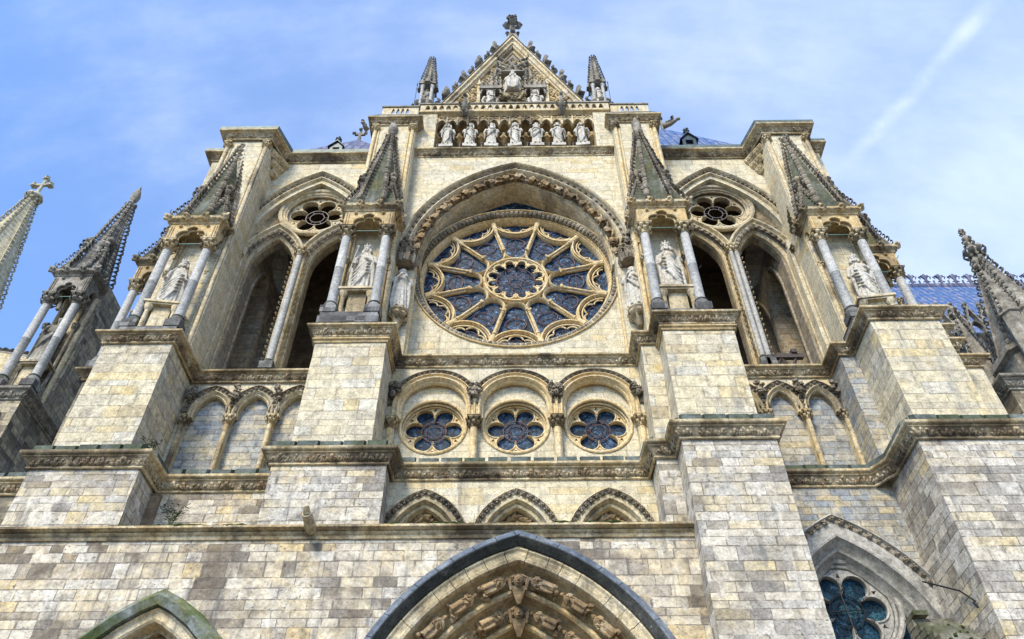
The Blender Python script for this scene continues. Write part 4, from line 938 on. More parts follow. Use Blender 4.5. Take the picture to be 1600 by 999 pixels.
for k in range(12):
    a = 15+30*k; am = 30*k
    m = MB(); m.tube([P3(2.85, a, 31.93), P3(4.75, a, 31.93)], .075, 10)
    for q in (-1, 1): m.tube([P3(2.75, a+q*2.4, 32.06), P3(4.9, a+q*1.2, 32.06)], .035, 6)
    m.tube([P3(2.6, a, 32.2), P3(5.5, a, 32.2)], .10, 6)
    for rr4, q in ((2.85, .13), (2.98, .10), (4.72, .13), (4.62, .10)): m.tube([P3(rr4-.04, a, 31.93), P3(rr4+.04, a, 31.93)], q, 10)
    m.tube([P3(4.8, a, 31.95), P3(5.5, a, 31.95)], [.12, .2], 8)
    for q in range(6):
        m.inst(rng.choice(BLOBS), np.array(P3(2.78, a+rng.uniform(-3, 3), 31.85)), (1, 0, 0), (0, 1, 0), (0, 0, 1), .075)
    m.build('spoke', 'rose_tracery_stone', rw, True)
    dm = np.array([math.sin(R(am)), math.cos(R(am))]); tm = np.array([dm[1], -dm[0]])
    def loc2(rad, tan): return (RC[0]+dm[0]*rad+tm[0]*tan, RC[1]+dm[1]*rad+tm[1]*tan)
    m = MB()
    c = 5.93; r0 = 1.58; h2 = math.asin(min(1, 1.40/r0))
    m.band([loc2(c-r0*math.cos(q), r0*math.sin(q)) for q in np.linspace(-h2, h2, 19)], PROF)
    m.tube([(*[loc2(c-(r0-.24)*math.cos(q), (r0-.24)*math.sin(q))][0][:1], 32.05, loc2(c-(r0-.24)*math.cos(q), (r0-.24)*math.sin(q))[1]) for q in np.linspace(-h2*.98, h2*.98, 17)], .05, 6)
    for tx, rx, rr5, s0, s1 in ((0, 5.02, .42, -2.2, 2.2), (-.62, 5.28, .34, -2.6, .9), (.62, 5.28, .34, -.9, 2.6)):   # trefoil cusps
        m.tube([(loc2(rx-rr5*math.cos(q), tx+rr5*math.sin(q))[0], 32.1, loc2(rx-rr5*math.cos(q), tx+rr5*math.sin(q))[1]) for q in np.linspace(s0*.6, s1*.6, 9)], .05, 6)
    # inner arch towards the hub
    pts = [loc2(2.95, -.78)]+[loc2(2.72-.72*math.sin(q), -.70*math.cos(q)) for q in np.linspace(0.0, math.pi, 15)]+[loc2(2.95, .78)]
    m.band(pts, [(-.11, 32.3), (-.11, 32.08), (-.06, 31.95), (-.02, 31.9), (.04, 31.95), (.10, 32.08), (.10, 32.3)])
    m.build('tracery_arch', 'rose_tracery_stone', rw, True, angle=50)
    # glass petal of this sector (slightly different depth plane to the rest is not needed: they butt edge to edge)
    m = MB(); P = [(RC[0]+1.8*math.sin(R(q)), RC[1]+1.8*math.cos(R(q))) for q in np.linspace(am-15, am+15, 5)]+[(RC[0]+5.55*math.sin(R(q)), RC[1]+5.55*math.cos(R(q))) for q in np.linspace(am+15, am-15, 9)]
    m.plate([P], 32.24, 32.27); m.build('pane', 'rose_glass', rw)
    m = MB(); ov = [loc2(3.62+.46*math.cos(q), .62*math.sin(q)*(1 if k % 2 else .95)) for q in np.linspace(0, 2*math.pi, 29)[:-1]]
    m.tube([(p[0], 32.17, p[1]) for p in ov], .027, 5, True)
    for q in (0, math.pi): 
        s3 = 1 if q else -1; pe = loc2(3.62-.46*s3, 0); pf = loc2(3.62-.95*s3, 0); m.tube([(pe[0], 32.17, pe[1]), (pf[0], 32.17, pf[1])], .017, 5)
    if k % 2: pe = loc2(3.62, -.62); pf = loc2(3.62, .62)
    else: pe = loc2(3.16, 0); pf = loc2(4.08, 0)
    m.tube([(pe[0], 32.17, pe[1]), (pf[0], 32.17, pf[1])], .015, 5)
    ov = [loc2(5.15+.3*math.cos(q), .36*math.sin(q)) for q in np.linspace(0, 2*math.pi, 17)[:-1]]; m.tube([(p[0], 32.17, p[1]) for p in ov], .016, 5, True)
    m.build('iron_frame', 'iron_red', rw)
m = MB(); m.band(circ(RC[0], RC[1], 1.72, 60, 360, 0), [(.0, 32.3), (.0, 32.02), (.05, 31.92), (.1, 31.92), (.12, 31.84), (.2, 31.84), (.22, 31.95), (.26, 32.02), (.28, 32.3)], closed=True)
for k in range(12):
    a = 15+30*k; cc = (RC[0]+1.44*math.sin(R(a)), RC[1]+1.44*math.cos(R(a))); a0 = R(90-a)
    m.tube([(p[0], 31.96, p[1]) for p in arcpts(cc, .29, a0-2.0, a0+2.0, 12)], .065, 6)
    q = R(90-a-15); m.tube([(RC[0]+1.62*math.cos(q), 32.02, RC[1]+1.62*math.sin(q)), (RC[0]+1.2*math.cos(q), 32.02, RC[1]+1.2*math.sin(q))], [.13, .06], 6)
m.build('hub', 'rose_tracery_stone', rw, True, angle=50)
m = MB(); m.plate([circ(RC[0], RC[1], 1.8, 40)], 32.24, 32.27); m.build('pane', 'rose_glass', rw)
m = MB(); m.tube([(p[0], 32.12, p[1]) for p in circ(RC[0], RC[1], 1.16, 36)], .026, 6, True); m.tube([(p[0], 32.12, p[1]) for p in circ(RC[0], RC[1], .37, 24)], .022, 6, True)
for k in range(7):
    a = 2*math.pi*k/7+.25
    ov = [(RC[0]+math.cos(a)*(.76+.36*math.cos(q))-math.sin(a)*.24*math.sin(q), RC[1]+math.sin(a)*(.76+.36*math.cos(q))+math.cos(a)*.24*math.sin(q)) for q in np.linspace(0, 2*math.pi, 17)[:-1]]
    m.tube([(p[0], 32.12, p[1]) for p in ov], .017, 5, True)
m.build('iron_frame', 'iron_red', rw)

# slim shafts beside the rose
for x, y, z1 in ((-6.0, 30.75, 36.5), (5.72, 30.75, 36.5), (-7.02, 30.2, 37.8), (6.72, 30.2, 37.8)):
    m = MB(); m.lathe(x, y, [(.13, 0), (.12, z1-30.1)], 12, 30.0); m.lathe(x, y, [(.22, 0), (.22, .1), (.15, .2)], 12, 29.96); o = m.build('column', 'rose_tracery_stone', FA, True)
    if y < 30.5: m = MB(); capital(m, x, y, z1, .13, .5, 10); m.build('capital', 'carved_trim', o, True)

# gallery of seven statues
cornice('gallery_sill', [(-7.05, 30.42), (6.75, 30.42)], 49.2, .62, .45, FA, .5, slope=.0, mat='carved_trim')
m = MB(); m.box(-7.05, 6.75, 30.41, 31.6, 49.0, 49.22); m.build('gallery_floor', 'pale_trim', FA)
m = MB(); m.box(-7.4, 7.1, 31.6, 32.4, 49.2, 56.5); m.build('gallery_back_wall', 'inner_brown_wall', FA)
for x0, x1 in ((-7.02, -5.72), (5.48, 6.7)):
    m = MB(); m.box(x0, x1, 30.05, 31.6, 49.23, 53.7); m.build('gallery_pier', 'cream_ashlar', FA)
    m = MB()
    xx = x0-.12 if x0 < 0 else x1+.12
    for k in range(10): m.inst(LEAF, (xx, 30.2, 49.3+k*.42), (0, -1, 0), (0, 0, 1), (1, 0, 0), .36); m.inst(rng.choice(BLOBS), (xx, 30.05, 49.5+k*.42), (1, 0, 0), (0, 1, 0), (0, 0, 1), .11)
    m.box(xx-.1, xx+.1, 30.2, 31, 49.2, 53.7); m.build('leaf_strip', 'sooty_carving', FA)
m = MB(); m.box(-7.05, 6.72, 30.2, 31.6, 53.1, 53.75)
m.band([(-7.05, 30.2), (6.72, 30.2)], [(0, -.62), (.04, -.62), (.04, -.5), (.0, -.45), (0, -.3), (.1, -.18), (.22, -.12), (.3, -.05), (.3, .05), (0, .1)], 'xy', base=53.9)
fr_ = m.build('gallery_canopy', 'ochre_trim', FA, True, angle=30)
n = 15; x0, x1 = -5.72, 5.48
for k in range(n):
    xa = x0+(x1-x0)*(k+.5)/n; w = (x1-x0)/n/2
    m = MB(); A2 = Arch(xa, w*.82, 52.45, 53.0, 52.3, 6)
    P = A2.pts(); P = [(xa-w, 52.3), (xa-w, 53.15), (xa+w, 53.15), (xa+w, 52.3)]+P[::-1]
    m.plate([P], 30.12, 30.5)
    m.box(xa-w-.05, xa-w+.05, 30.02, 30.3, 52.2, 53.3)
    for q in range(5): m.inst(rng.choice(BLOBS), (xa+rng.uniform(-w*.7, w*.7), 30.14, 53.1+rng.uniform(0, .3)), (1, 0, 0), (0, 1, 0), (0, 0, 1), .1)
    m.build('canopy_arch', 'carved_trim', fr_)
GX = (-4.87, -3.28, -1.78, -.10, 1.39, 2.88, 4.55)
for k in range(8):                                     # small busts between the statues
    x = (GX[0]-.85 if k == 0 else GX[6]+.8 if k == 7 else (GX[k-1]+GX[k])/2)
    m = MB(); blob(m, (x, 30.75, 52.0), (.16, .15, .18)); m.tube([(x-.22, 30.75, 51.55), (x, 30.7, 51.75), (x+.22, 30.75, 51.55)], [.1, .16, .1], 8)
    for sx in (-1, 1): m.inst(LEAF, (x+sx*.15, 30.85, 51.2), (sx*.6, -.3, 0), (0, 0, 1), (0, 1, 0), .8)
    m.tube([(x, 30.8, 51.6), (x, 31.2, 51.1)], [.2, .1], 8); m.tube([(x, 30.8, 52.0), (x, 31.65, 51.8)], .13, 6)
    m.build('angel_bust', 'ochre_trim', FA, True)
GL = [('g_a', 'white statue with one raised hand, leftmost of seven in the gallery under the gable'),
      ('g_b', 'veiled white statue with folded hands, second from left in the gallery'),
      ('g_c', 'veiled white statue holding a book, third from left in the gallery'),
      ('g_d', 'white statue with head turned aside, in the very middle of the gallery'),
      ('g_e', 'white statue with a book at its chest, fifth from left in the gallery'),
      ('g_f', 'white statue with slanting mantle folds, second from right in the gallery'),
      ('g_a', 'white statue with one raised hand, rightmost of seven in the gallery under the gable')]
for k, (x, (key, lab)) in enumerate(zip(GX, GL)):
    st = statue(key, (x, 30.28, 49.55), 3.0, rng.uniform(-8, 8), 'statue', lab, 'statue', 'seven white statues in the gallery')
    m = MB(); m.box(-.16, .16, -.13, .13, -.1, .003); o = m.build('plinth', 'gallery_statue_stone', None); o.parent = st
    m = MB(); xq = -.22; m.tube([(xq, .02, -.1), (xq, -.02, .16)], .012, 5); m.tube([(xq, -.02, .16), (xq+.1, .1, .12)], .008, 5); m.tube([(xq-.02, -.02, .14), (xq+.03, -.04, .14)], .01, 5); o = m.build('iron_clamp', 'iron_pale', None); o.parent = st

# balustrades
def balustrade(x0, x1, y, z0, z1, n, root, e0=.3, name='balustrade', mat='pale_trim'):
    m = MB(); holes = []; w = (x1-x0-e0*2)/n; h = z1-z0
    for k in range(n):
        xa = x0+e0+w*(k+.5); A2 = Arch(xa, w*.30, z0+h*.48, z0+h*.80, z0+h*.18, 4); P = A2.pts()
        P[0] = (xa-w*.40, z0+h*.18); P[-1] = (xa+w*.40, z0+h*.18); holes.append(P)
    m.plate([[(x0, z0), (x1, z0), (x1, z1-.1), (x0, z1-.1)]]+holes, y, y+.18)
    o = m.build(name, mat, root)
    m = MB(); m.box(x0-.05, x1+.05, y-.09, y+.27, z1-.1, z1+.03); m.build('handrail', 'grey_carved_stone', o)
    return o
balustrade(-7.0, 6.7, 29.93, 53.98, 54.95, 26, FA)
for x in (-3.75, 3.25):
    m = MB()
    m.tube([(x, 30.1, 53.6), (x, 29.7, 53.8), (x+.02, 29.4, 54.2), (x, 29.3, 54.9)], [.2, .2, .16, .08], 8); blob(m, (x, 29.2, 54.95), (.14, .2, .16))
    for sx in (-1, 1):
        m.inst(LEAF, (x+sx*.12, 29.6, 53.9), (sx, -.2, .2), (0, 0, 1), (0, 1, 0), .5); m.tube([(x+sx*.05, 29.25, 55.05), (x+sx*.12, 29.3, 55.25)], [.05, .01], 5)
        m.tube([(x+sx*.15, 29.7, 53.7), (x+sx*.2, 29.45, 53.4), (x+sx*.15, 29.6, 53.2)], [.09, .07, .04], 6)
    m.build('gargoyle', 'grey_carved_stone', FA, True)

# upper buttress turrets in the centre
for i, (x0, x1) in enumerate(((-9.9, -7.0), (6.62, 9.6))):
    m = MB(); m.box(x0, x1, 29.45, 33.5, 30.0, 51.7); m.build('turret', 'cream_ashlar', FA)
    cornice('cornice', [(x0, 33.5), (x0, 29.43), (x1, 29.43), (x1, 31)] if i == 0 else [(x0, 31), (x0, 29.43), (x1, 29.43), (x1, 33.5)], 51.75, .62, .46, FA, .48, slope=.05)
    m = MB(); cx = (x0+x1)/2; m.frustum(cx, 31.4, 51.8, 52.75, (x1-x0)/2+.42, 2.4, (x1-x0)/2-.1, 1.95); m.build('sloping_cap', 'dark_weathered_stone', FA)
    xa, xb = (x0+.3, x1-.0) if i == 0 else (x0+.1, x1-.2)
    balustrade(xa, xb, 29.5, 52.72, 53.85, 4, FA, .62)
    m = MB(); m.box(xa+.05, xa+.2, 29.7, 32, 52.7, 53.7); m.box(xb-.2, xb-.05, 29.7, 32, 52.7, 53.7); m.build('parapet_side', 'pale_trim', FA)
    for x in (x0+.17, x1-.17):
        m = MB(); m.lathe(x, 29.4, [(.12, 0), (.12, 20.3)], 12, 30.1); m.lathe(x+(.24 if x < cx else -.24), 29.44, [(.07, 0), (.07, 20.3)], 10, 30.1); o = m.build('column', 'rose_tracery_stone', FA, True)
        m = MB(); capital(m, x, 29.4, 50.4, .13, .6, 10); m.build('capital', 'carved_trim', o, True)
# gargoyles at the outer corners of the turrets
for x, sx in ((-10.35, -1), (10.15, 1)):
    m = MB(); g_ = .3 if sx < 0 else 1.; m.tube([(x, 29.6, 50.9), (x+sx*.5*g_, 29.4, 50.95), (x+sx*.9*g_, 29.2, 51.1)], [.2, .17, .1], 8); blob(m, (x+sx*1.0*g_, 29.15, 51.15), (.17, .12, .12)); m.inst(LEAF, (x+sx*.4*g_, 29.4, 51.3), (sx, 0, .2), (0, 0, 1), (0, 1, 0), .6)
    m.build('gargoyle', 'grey_carved_stone', FA, True)

# gable
GXc = -.28
m = MB(); m.plate([[(-7.0, 54.0), (6.4, 54.0), (GXc, 68.4)]], 31.75, 32.6); gb = m.build('gable', 'ochre_trim', FA)
rake = [(-7.2, 54.0), (GXc, 68.75), (6.6, 54.0)]
m = MB(); m.band(rake, [(.12, 32.8), (.12, 31.3), (.02, 31.2), (-.12, 31.2), (-.16, 31.34), (-.34, 31.38), (-.38, 31.3), (-.46, 31.32), (-.50, 31.46), (-.60, 31.5), (-.62, 31.6), (-.62, 31.9)]); m.build('raking_moulding', 'pale_trim', gb, True, angle=25)
m = MB(); m.band(rake, [(.22, 32.8), (.22, 31.25), (.125, 31.18), (.125, 32.8)]); m.build('raking_coping', 'grey_carved_stone', gb)
for sgn in (-1, 1):
    L = math.dist(rake[0], rake[1])
    for k in range(10):
        t = .07+.088*k; big = k % 2 == 1
        px = GXc+sgn*(6.9*(1-t)+.2); pz = 54.0+14.75*t; nx, nz = sgn*.906, .423
        m = MB(); s4 = .44 if big else .27
        m.inst(KNOBS[k % 4], (px+nx*.42, 31.6, pz+nz*.42), (nx, 0, nz), (0, 1, 0), (-nz, 0, nx), s4)
        m.tube([(px, 31.6, pz), (px+nx*.45, 31.6, pz+nz*.45)], [.22, .16], 8)
        for q in (-1, 1): m.inst(LEAF, (px+nx*.15, 31.6+q*.15, pz+nz*.15), (nx, q*.5, nz), (-nx*.3, 0, .95), (0, 1, 0), s4*1.7)
        m.inst(LEAF, (px+nx*.25, 31.3, pz+nz*.2), (nx*.5, -.6, .2), (0, 0, 1), (1, 0, 0), s4*1.5)
        m.build('crocket', 'grey_carved_stone', gb, True)
m = MB(); m.frustum(GXc, 31.8, 68.0, 70.6, .62, .5, .22, .2)
for z, q in ((70.3, .46), (71.9, .66)):
    for k in range(4):
        a = k*math.pi/2; e = np.array([math.cos(a), math.sin(a), 0])
        m.inst(LEAF, (GXc+e[0]*.1, 31.8+e[1]*.1, z-.3), e, (0, 0, 1), (-e[1], e[0], 0), q*1.5)
        m.inst(rng.choice(KNOBS), (GXc+e[0]*q*1.05, 31.8+e[1]*q*1.05, z+.3), (1, 0, 0), (0, 1, 0), (0, 0, 1), q*.3)
m.lathe(GXc, 31.8, [(.24, 0), (.16, .8), (.3, 1.2), (.2, 1.5), (.16, 2.2), (.36, 2.7), (.2, 3.)], 8, 70.4)
for k in range(4): a = k*math.pi/2+.7; m.inst(rng.choice(KNOBS), (GXc+.32*math.cos(a), 31.8+.32*math.sin(a), 73.2), (1, 0, 0), (0, 1, 0), (0, 0, 1), .26)
m.build('finial', 'grey_carved_stone', gb, True)
# gable panel work
m = MB(); RG = random.Random(3)
for k in range(620):
    x = RG.uniform(-5.6, 5.0); z = RG.uniform(55.5, 65.5)
    if False: pass
    if z > 54+14.75*(1-abs(x-GXc)/6.9)-1.9 or (abs(x-GXc) < .9 and 57.8 < z < 61.6) or (.95 < abs(x+.27) < 2.4 and z < 58.8): continue
    d = RG.choice((-1, 1)); q = RG.uniform(.2, .42)
    if k % 3: m.tube([(x-d*q, 31.68, z-q), (x, 31.56, z), (x+d*q*.6, 31.58, z+q*.7), (x+d*q*1.1, 31.66, z+q*.2)], [.04, .07, .06, .03], 5)
    else: m.inst(LEAF, (x, 31.66, z), (d*.6, -.7, 0), (0, 0, 1), (1, 0, 0), q*1.3)
m.build('panel_relief', 'ochre_trim', gb)['kind'] = 'stuff'
m = MB()
for x, zt in ((-2.95, 60.4), (-.98, 59.6), (.5, 59.6), (2.4, 60.4), (-4.6, 57.4), (4.05, 57.4)):
    m.box(x-.13, x+.13, 31.3, 31.8, 54.0, zt); m.frustum(x, 31.5, zt, zt+1.2, .18, .18, .01, .01)
    m.box(x-.19, x+.19, 31.22, 31.6, zt-.12, zt)
m.build('panel_shaft', 'pale_trim', gb)
for x, z in ((-1.98, 58.6), (1.45, 58.6)):                    # crocketed canopies over the two side figures
    m = MB()
    for k in range(3): a = Arch(x-.5+.5*k, .27, z, z+.65, z-.2, 6); m.band(a.pts(), [(-.04, 31.7), (-.04, 31.0), (.06, 31.0), (.08, 31.7)])
    m.frustum(x, 31.35, z+.5, z+1.2, .85, .45, .6, .3)
    for dx, h5 in ((-.75, 1.3), (-.4, 1.8), (0, 3.2), (.4, 1.8), (.75, 1.3)):
        m.frustum(x+dx, 31.1, z+.7, z+.8+h5, .15, .12, .02, .02)
        for q in range(int(h5*3)): m.inst(rng.choice(BLOBS), (x+dx+(-1)**q*.15*(1-q/(h5*3.4)), 31.05, z+.9+q*.3), (1, 0, 0), (0, 1, 0), (0, 0, 1), .09)
    m.build('canopy', 'grey_carved_stone', gb)
    m = MB(); m.plate([Arch(x, .78, 56.8, 58.9, 54.0, 8).pts()], 31.72, 31.76); m.build('niche', 'brown_carving', gb)
def tracery_flower(x, z, s, y, mat, parent, n=2):
    m = MB()
    for j in range(n):
        for sx in (-1, 1):
            zz = z+j*1.05*s
            m.tube([(x, y, zz-.3*s), (x+sx*.5*s, y, zz+.05*s), (x+sx*.95*s, y, zz+.55*s), (x+sx*.75*s, y, zz+.95*s), (x+sx*.35*s, y, zz+.6*s)], [.1*s, .13*s, .12*s, .11*s, .05*s], 7)
            m.tube([(x, y, zz), (x+sx*.25*s, y-.05, zz+.5*s), (x, y-.08, zz+1.15*s)], [.12*s, .12*s, .07*s], 7)
            m.inst(LEAF, (x+sx*.7*s, y, zz+.7*s), (sx, -.3, 0), (0, 0, 1), (0, 1, 0), .6*s)
    m.tube([(x-1.2*s, y, z-.6*s), (x-1.1*s, y, z+.5*s), (x, y-.04, z+n*1.1*s+.6*s), (x+1.1*s, y, z+.5*s), (x+1.2*s, y, z-.6*s)], [.08*s]*5, 6)
    return m.build('tracery_flower', mat, parent, True)
tracery_flower(-3.85, 57.5, .78, 31.5, 'ochre_trim', gb); tracery_flower(3.24, 57.5, .78, 31.5, 'ochre_trim', gb)
tracery_flower(-.25, 55.2, .8, 31.6, 'ochre_trim', gb, 1); tracery_flower(GXc, 62.6, 1.25, 31.55, 'grey_carved_stone', gb)
m = MB()
for k in range(22): m.inst(rng.choice(KNOBS), (GXc+rng.uniform(-1.2, 1.2), 31.45, 62.4+rng.uniform(-.3, .3)), (1, 0, 0), (0, 1, 0), (0, 0, 1), rng.uniform(.12, .24))
m.frustum(GXc, 31.4, 61.9, 62.6, .95, .45, .5, .2)
for sx in (-1, 1):
    for k in range(14): m.inst(rng.choice(KNOBS), (GXc+sx*(1.2+rng.uniform(-.3, .3)), 31.4, 60.4+rng.uniform(-.8, 1.6)), (1, 0, 0), (0, 1, 0), (0, 0, 1), rng.uniform(.12, .22))
m.build('foliage', 'grey_carved_stone', gb, True)
m = MB(); m.frustum(GXc, 31.3, 57.1, 58.2, .3, .2, .9, .5)
for k in range(26): m.inst(rng.choice(KNOBS), (GXc+rng.uniform(-1., 1.), 31.1-rng.uniform(0, .2), 58.1+rng.uniform(-.7, .2)), (1, 0, 0), (0, 1, 0), (0, 0, 1), rng.uniform(.1, .2))
m.build('corbel', 'carved_trim', gb, True)
statue('seated', (GXc, 31.15, 58.25), 3.7, 0, 'statue', 'seated crowned stone figure on a leafy corbel in the middle of the gable', 'statue')
statue('g_c', (-1.98, 31.1, 55.0), 3.7, 10, 'statue', 'stone figure under the left canopy of the gable, seen above the balustrade', 'statue')
statue('g_b', (1.45, 31.1, 55.0), 3.7, -10, 'statue', 'stone figure under the right canopy of the gable, seen above the balustrade', 'statue')

# ------------------------------------------------------------------ side bays with open lancets
def side_bay(root, xc, sgn, glassmat=None):
    out = Arch(xc, 4.75, 40.3, 48.3, 40.2, 20)
    lan = [Arch(xc+q*1.90, 1.42, 38.9, 41.9, 30.0, 12) for q in (-1, 1)]
    ox, oz = xc+.02, 44.55
    # back plate with the real openings
    x0, x1 = xc-3.9, xc+3.9
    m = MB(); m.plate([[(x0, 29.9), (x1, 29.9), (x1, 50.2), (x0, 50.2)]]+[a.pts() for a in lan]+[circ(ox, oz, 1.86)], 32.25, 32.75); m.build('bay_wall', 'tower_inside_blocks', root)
    # outer wall above the big arch
    P = out.pts(-.9, False); P = [p for p in P if x0+.02 < p[0] < x1-.02 and p[1] > 36]
    poly = [(x0, 50.2), (x0, 39)]+[(x0, P[0][1])]*0+[(P[0][0], 39)]+P+[(P[-1][0], 39), (x1, 39), (x1, 50.2)]
    m = MB(); m.plate([poly], 31.45, 32.24, back=False); m.build('bay_wall', 'cream_ashlar', root)
    m = MB(); m.band(out.pts(0, False), [(.0, 31.47), (.0, 31.2), (-.06, 31.12), (-.13, 31.2), (-.17, 31.34), (-.42, 31.38), (-.44, 31.28), (-.52, 31.26), (-.58, 31.34), (-.64, 31.5), (-.72, 31.44), (-.8, 31.5), (-.84, 31.62), (-.9, 31.8), (-.92, 32.24)]); o = m.build('bay_arch', 'pale_trim', root, True, angle=30)
    m = MB(); pp = [p for p in out.pts(-.30, False) if x0-.3 < p[0] < x1+.3]; m.band(pp, [(-.11, 31.42), (-.11, 31.355), (.11, 31.345), (.11, 31.42)]); stud(m, pp, .36, 31.36, .14, FLOWER); m.build('flower_row', 'sooty_carving', o)
    # recessed tympanum with the round opening
    pol = [p for p in Arch(xc, 4.75, 40.3, 48.3, 40.2, 20).pts(-.8, False) if x0 < p[0] < x1]
    m = MB(); m.plate([[(pol[0][0], 42.6)]+[p for p in pol if p[1] > 42.6]+[(pol[-1][0], 42.6)], circ(ox, oz, 1.92)], 32.02, 32.24, back=False); m.build('tympanum', 'carved_trim', root)
    m = MB()
    for rr3, y, q in ((2.28, 31.86, .17), (2.05, 31.92, .09), (1.93, 32.0, .07)): m.tube([(p[0], y, p[1]) for p in circ(ox, oz, rr3, 56)], q, 8, True)
    m.build('round_moulding', 'pale_trim', root, True)
    oculus(root, ox, oz, 32.2, 1.86, None, 'iron_pale', pane=False)
    for a in lan:
        m = MB(); b = Arch(a.xa, 1.42, 38.9, 41.9, 30.0, 14)
        m.band(b.pts(), [(-.001, 32.24), (0, 31.98), (.05, 31.92), (.10, 31.98), (.2, 31.86), (.42, 31.72), (.46, 31.62), (.52, 31.58), (.56, 31.66), (.6, 31.56), (.66, 31.44), (.74, 31.42), (.80, 31.50), (.82, 31.7), (.82, 32.24)])
        o = m.build('lancet_arch', 'pale_trim', root, True, angle=30)
        m = MB(); 
        m.band(b.pts(.32), [(-.13, 31.86), (-.11, 31.82), (.09, 31.73), (.11, 31.80)])
        for p, t in resample(b.pts(.32), .43):
            T = np.array([t[0], 0, t[1]]); N2 = np.array([-t[1], 0, t[0]])
            m.inst(LEAF, vec3(p, 31.76)-T*.14, (0, -1, 0), T, N2*1.2, .34); m.inst(FLOWER, vec3(p, 31.66)+T*.1, (0, -1, 0), T, N2, .15)
        m.build('leaf_row', 'sooty_carving', o)
    for dx in ((0,) if sgn < 0 else (-.15, .17)):
        shaft(xc+dx, 31.38, 30.75, 39.4, .2 if sgn < 0 else .14, root, cap=.62)
    m = MB(); m.box(xc-.3, xc+.3, 31.5, 32.24, 30.0, 39.9); m.build('mullion', 'pale_trim', root)
    m = MB()
    for k in range(20):
        for q in (-1, 1): m.inst(LEAF, (xc+q*.31, 31.55, 30.9+k*.44), (q, -.3, 0), (0, 0, 1), (0, 1, 0), .3)
    m.box(xc-.31, xc+.31, 31.52, 31.7, 30.6, 39.6); m.build('leaf_strip', 'pale_trim', root)
    for q in (-1, 1):                                         # jamb shafts beside the turrets
        x = xc+q*3.72; m = MB(); m.lathe(x, 31.3, [(.13, 0), (.13, 8.6)], 12, 30.6); m.lathe(x+q*.3, 31.1, [(.1, 0), (.1, 8.6)], 10, 30.6); o = m.build('column', 'pale_trim', root, True)
        m = MB(); capital(m, x, 31.3, 39.2, .13, .55, 10); m.build('capital', 'carved_trim', o, True)
        m = MB(); m.box(x-q*.3, x+q*.6, 31.42, 32.24, 30.0, 40.6); m.build('jamb', 'cream_ashlar', root)
    # the room behind: outer side wall with two lancets and a round light, inner wall, back wall, ceiling
    xo = xc+sgn*4.6
    mp = (lambda a, b, c: (c, a, b))
    ln2 = [Arch(34.7, 1.25, 38.0, 41.4, 30.0, 12), Arch(37.9, 1.25, 38.0, 41.4, 30.0, 12)]
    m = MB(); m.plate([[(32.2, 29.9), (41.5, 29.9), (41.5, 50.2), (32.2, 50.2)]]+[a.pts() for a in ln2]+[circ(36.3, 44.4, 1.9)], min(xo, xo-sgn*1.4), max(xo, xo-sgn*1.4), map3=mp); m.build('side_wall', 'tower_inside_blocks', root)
    m = MB()
    for a in ln2: m.band([(p[0], p[1]) for p in a.pts()], [(0, 0), (.12, -.1), (.3, -.1), (.35, 0)])
    for V in m.v:
        yy = V[:, 0].copy(); V[:, 0] = xo-sgn*1.4+sgn*V[:, 1]; V[:, 1] = yy
    m.build('inner_moulding', 'tower_inside_blocks', root, True)
    xi = xc-sgn*3.9
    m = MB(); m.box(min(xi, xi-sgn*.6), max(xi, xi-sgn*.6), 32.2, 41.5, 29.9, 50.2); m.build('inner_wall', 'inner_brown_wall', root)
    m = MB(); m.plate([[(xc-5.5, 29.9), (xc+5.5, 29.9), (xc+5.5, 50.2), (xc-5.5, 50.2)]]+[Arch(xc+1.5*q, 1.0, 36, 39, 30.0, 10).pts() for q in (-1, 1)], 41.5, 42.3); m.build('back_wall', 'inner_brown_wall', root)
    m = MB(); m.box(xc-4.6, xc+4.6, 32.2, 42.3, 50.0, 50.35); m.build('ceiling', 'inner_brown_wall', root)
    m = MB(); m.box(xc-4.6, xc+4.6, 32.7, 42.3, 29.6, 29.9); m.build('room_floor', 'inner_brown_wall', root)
side_bay(TL, -13.3, -1); side_bay(TR, 13.05, 1)
# corner turrets of the towers
for root, x0, x1, s2 in ((TL, -19.75, -16.8, -1), (TR, 16.7, 19.65, 1)):
    m = MB(); m.box(x0, x1, 29.6, 33.5, 30.0, 50.0)
    if s2 < 0: m.box(x0-1.5, x0+.1, 31.2, 35.5, 30.0, 50.0)
    else: m.box(x1-.1, x1+1.2, 31.0, 35.5, 30.0, 50.0)
    m.build('turret', 'cream_ashlar', root)
    for x in (x0+.17, x1-.17):
        m = MB(); m.lathe(x, 29.55, [(.13, 0), (.13, 18.6)], 12, 30.1); m.lathe(x+(.26 if x < (x0+x1)/2 else -.26), 29.6, [(.07, 0), (.07, 18.6)], 10, 30.1); o = m.build('column', 'pale_trim', root, True)
        m = MB(); capital(m, x, 29.55, 48.7, .14, .6, 10); m.build('capital', 'carved_trim', o, True)
    # corbelled steps in the re-entrant corner
    xe = x1 if s2 < 0 else x0
    m = MB()
    for k in range(3):
        d = .85-.26*k; z = 49.3-.55*k
        pts = [(xe, 31.45-d*1.6), (xe-s2*d*.95, 31.47)] if s2 < 0 else [(xe-s2*d*.95, 31.47), (xe, 31.45-d*1.6)]
        pts = [(xe, 31.45-d*1.6), (xe+d*.95, 31.47)] if s2 < 0 else [(xe-d*.95, 31.47), (xe, 31.45-d*1.6)]
        m.band(pts, [(-.5, -.5), (.0, -.5), (.05, -.42), (.14, -.2), (.2, -.12), (.2, 0), (-.5, 0)], 'xy', base=z)
        for p, t in resample(pts, .28): m.inst(LEAF, np.array([p[0], p[1], z-.42]), (t[1], -t[0], 0), (0, 0, 1), (t[0], t[1], 0), .3)
    m.build('corbel', 'carved_trim', root, True, angle=30)
